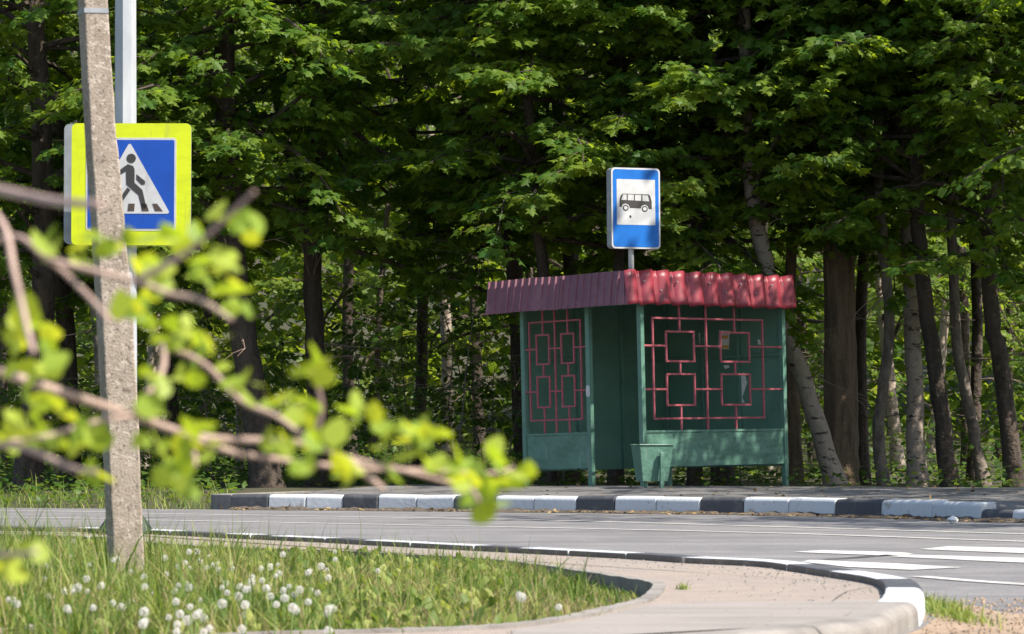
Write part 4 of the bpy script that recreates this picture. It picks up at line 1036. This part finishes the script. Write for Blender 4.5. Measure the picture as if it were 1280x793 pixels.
fb([(200, 430), (255, 455), (300, 500), (345, 520), (385, 545), (402, 515), (396, 480), (386, 458)], 8, 5, 5.2, 5.1)
fb([(165, 519), (200, 470), (205, 440), (200, 430)], 8, 7, 5.1, 5.2)
fb([(-255, 200), (-120, 218), (0, 238), (70, 252), (125, 256)], 14.4, 8.64, 5.0, 4.1)
fb([(-255, 260), (-60, 245), (0, 275), (18, 340), (34, 410), (42, 440)], 10.08, 6.48, 5.0, 4.6)
fb([(-120, 425), (0, 300), (60, 325), (110, 370), (138, 402)], 7.2, 6.48, 5.0, 4.7)
fb([(60, 325), (170, 352), (215, 368), (250, 375), (290, 400)], 7.92, 5.76, 4.8, 4.7)
fb([(170, 352), (235, 315), (280, 275), (318, 240)], 9.36, 4.32, 4.7, 4.4)
fb([(-120, 425), (-40, 540), (30, 560), (90, 585), (120, 590)], 10, 6, 5.0, 4.6)
fb([(165, 519), (110, 530), (60, 545), (10, 552)], 7, 5, 5.0, 4.9)
fb([(225, 540), (245, 575), (225, 600)], 7, 5, 5.1, 5.0)
fb([(440, 578), (465, 600), (480, 612)], 10, 7, 5.2, 5.2)
fb([(-255, 700), (-100, 690), (0, 694), (45, 690)], 9, 5, 5.0, 4.3)
fb([(590, 612), (598, 626), (600, 640)], 6, 4, 5.3, 5.3)
clus = [(70, 300), (112, 318), (118, 300), (200, 300), (215, 310), (285, 275), (310, 285), (30, 395), (22, 380), (50, 408), (62, 452), (25, 430), (8, 425), (212, 342), (255, 345), (262, 330), (282, 362), (300, 388), (230, 412), (200, 402), (213, 425), (245, 430), (268, 432), (282, 468), (230, 475), (240, 440), (190, 475), (186, 510), (200, 492), (60, 500), (30, 530), (60, 535), (95, 528), (10, 545), (112, 545), (80, 555), (40, 500), (30, 545), (120, 582), (128, 545), (183, 545), (213, 560), (238, 545), (262, 540), (228, 575), (205, 575), (255, 560), (225, 600), (212, 606), (328, 490), (350, 498), (372, 510), (384, 515), (390, 452), (402, 462), (345, 555), (365, 560), (400, 555), (388, 578), (425, 592), (440, 570), (408, 545), (462, 505), (445, 512), (492, 540), (515, 545), (530, 548), (470, 568), (540, 540), (505, 565), (545, 582), (560, 578), (585, 592), (575, 600), (597, 630), (610, 625), (618, 568), (640, 592), (650, 600), (603, 605), (20, 692), (45, 690), (5, 702), (75, 440), (20, 470), (160, 385), (175, 375), (150, 300), (240, 300), (190, 330), (275, 330), (345, 540), (55, 550), (100, 550), (480, 585)]
tv, tf = T_OVAL
lmesh = []
for k in range(6):
    rr = random.Random(k); t = tv.copy(); t[:, 2] = -abs(t[:, 0]) * rr.uniform(-.1, .45) - .25 * (t[:, 1] - .4) ** 2 * rr.uniform(0, 1)
    t[:, 0] *= 1.05
    me = pyd('leaf', t, tf); me.materials.append(M['leaf_near'])
    a = me.attributes.new('rnd', 'FLOAT', 'POINT'); a.data.foreach_set('value', np.full(len(t), k / 5).astype(np.float32)); lmesh.append(me)
rr = random.Random(4)
for (x, y) in clus:
    for k in range(3 + (rr.random() < .3)):
        Y = rr.uniform(4.7, 5.35) if x < 420 else rr.uniform(5.05, 5.4)
        o = link('leaf', lmesh[rr.randrange(6)], None, sapl)
        s_ = KN * rr.choice((rr.uniform(.028, .042), rr.uniform(.040, .058))) * (1.0 if x < 590 else 1.1)
        p = dp(x + rr.uniform(-16, 16), y + rr.uniform(-12, 12), Y * KN) - O_
        o.rotation_euler = (rr.uniform(.1, 1.3), rr.uniform(-.5, .5), rr.uniform(0, 6.28)); o.scale = (s_,) * 3
        o.location = p - o.rotation_euler.to_matrix() @ Vector((0, .45 * s_, 0))

# fallen leaves and bits on the platform, in the gutter and on the near pavement
n = 900
sA2, sB2 = s_of_px(far_kerb, 290), s_of_px(far_kerb, 1280)
base_pts = resample(far_kerb, sA2, sB2 + 1, 300); P = []
for k in range(n):
    i = random.randrange(300); p = base_pts[i]; d = base_pts[i + 1] - p; nn = Vector((-d.y, d.x, 0)).normalized()
    if k % 2: o = -random.uniform(.0, .3); z = .02
    else:
        o = random.uniform(.3, 5.0); z = float(np.interp(o, [a for a, _ in offs], [b for _, b in offs])) + .006
    q = p + nn * o; P.append((q.x, q.y, z))
P = np.array(P); A = np.column_stack([RNG.normal(0, 1, n), RNG.normal(0, 1, n), RNG.normal(0, .15, n)]); Nn = np.column_stack([RNG.normal(0, .3, n), RNG.normal(0, .3, n), np.ones(n)])
M['litter'] = leaf_mat('litter', (0.13, 0.08, 0.04), (0.30, 0.21, 0.10), (0.1, 0.06, 0.02), (0.2, 0.14, 0.05), .15, .8)
tag(cloud('leaf_litter', T_OVAL, P, A, Nn, RNG.uniform(.02, .06, n), RNG.random(n), M['litter']), 'dry leaf litter on the platform and in the gutter', 'leaf litter', kind='stuff')

# grit and pebbles strewn on the pavement, the road edge and the dirt
def pebbles(name, P, sizes, m, label):
    mb = MB(); rr = random.Random(9)
    for (x, y, z), r in zip(P, sizes):
        a = rr.uniform(0, 6); k = 5
        top = [(x + r * .55 * math.cos(a + 6.283 * i / k), y + r * .55 * math.sin(a + 6.283 * i / k), z + r * rr.uniform(.4, .7)) for i in range(k)]
        bot = [(x + r * rr.uniform(.8, 1.1) * math.cos(a + 6.283 * i / k), y + r * rr.uniform(.8, 1.1) * math.sin(a + 6.283 * i / k), z - .002) for i in range(k)]
        mb.add(bot + top, [tuple(range(k, 2 * k))] + [(i, (i + 1) % k, k + (i + 1) % k, k + i) for i in range(k)])
    o = link(name, pyd(name, mb.v, mb.f), m); return tag(o, label, 'pebbles', kind='stuff')
rr = random.Random(31); PP = []
for k in range(700):
    i = rr.randrange(60, len(near_kerb) - 40); p = near_kerb[i]; d = near_kerb[i + 1] - p; nn = Vector((-d.y, d.x, 0)).normalized()
    PP.append((p.x - nn.x * (.15 + abs(rr.gauss(0, .35))), p.y - nn.y * (.15 + abs(rr.gauss(0, .35))), PZ))
PP = [q for q in PP if not inside(np.array([q[:2]]), GE)[0]]
pebbles('pavement_grit', PP, [rr.uniform(.002, .009) for _ in PP], M['bare_kerb'], 'loose grit scattered along the pavement kerb')
PP = []
for k in range(500):
    q = gp(rr.uniform(1150, 1290), rr.uniform(748, 800), .006); PP.append(tuple(q))
pebbles('dirt_pebbles', PP, [rr.uniform(.002, .011) for _ in PP], M['dirt'], 'small pebbles on the dirt at the road corner')
for c in ([(1040, 754), (1060, 741), (1100, 733), (1118, 728)], [(700, 703), (730, 700), (760, 694), (772, 690)]):
    strip(smooth_poly([gp(x, y, PZ) for x, y in c], 5), .0035, PZ + .0055).build('crack', M['crack'], pave)
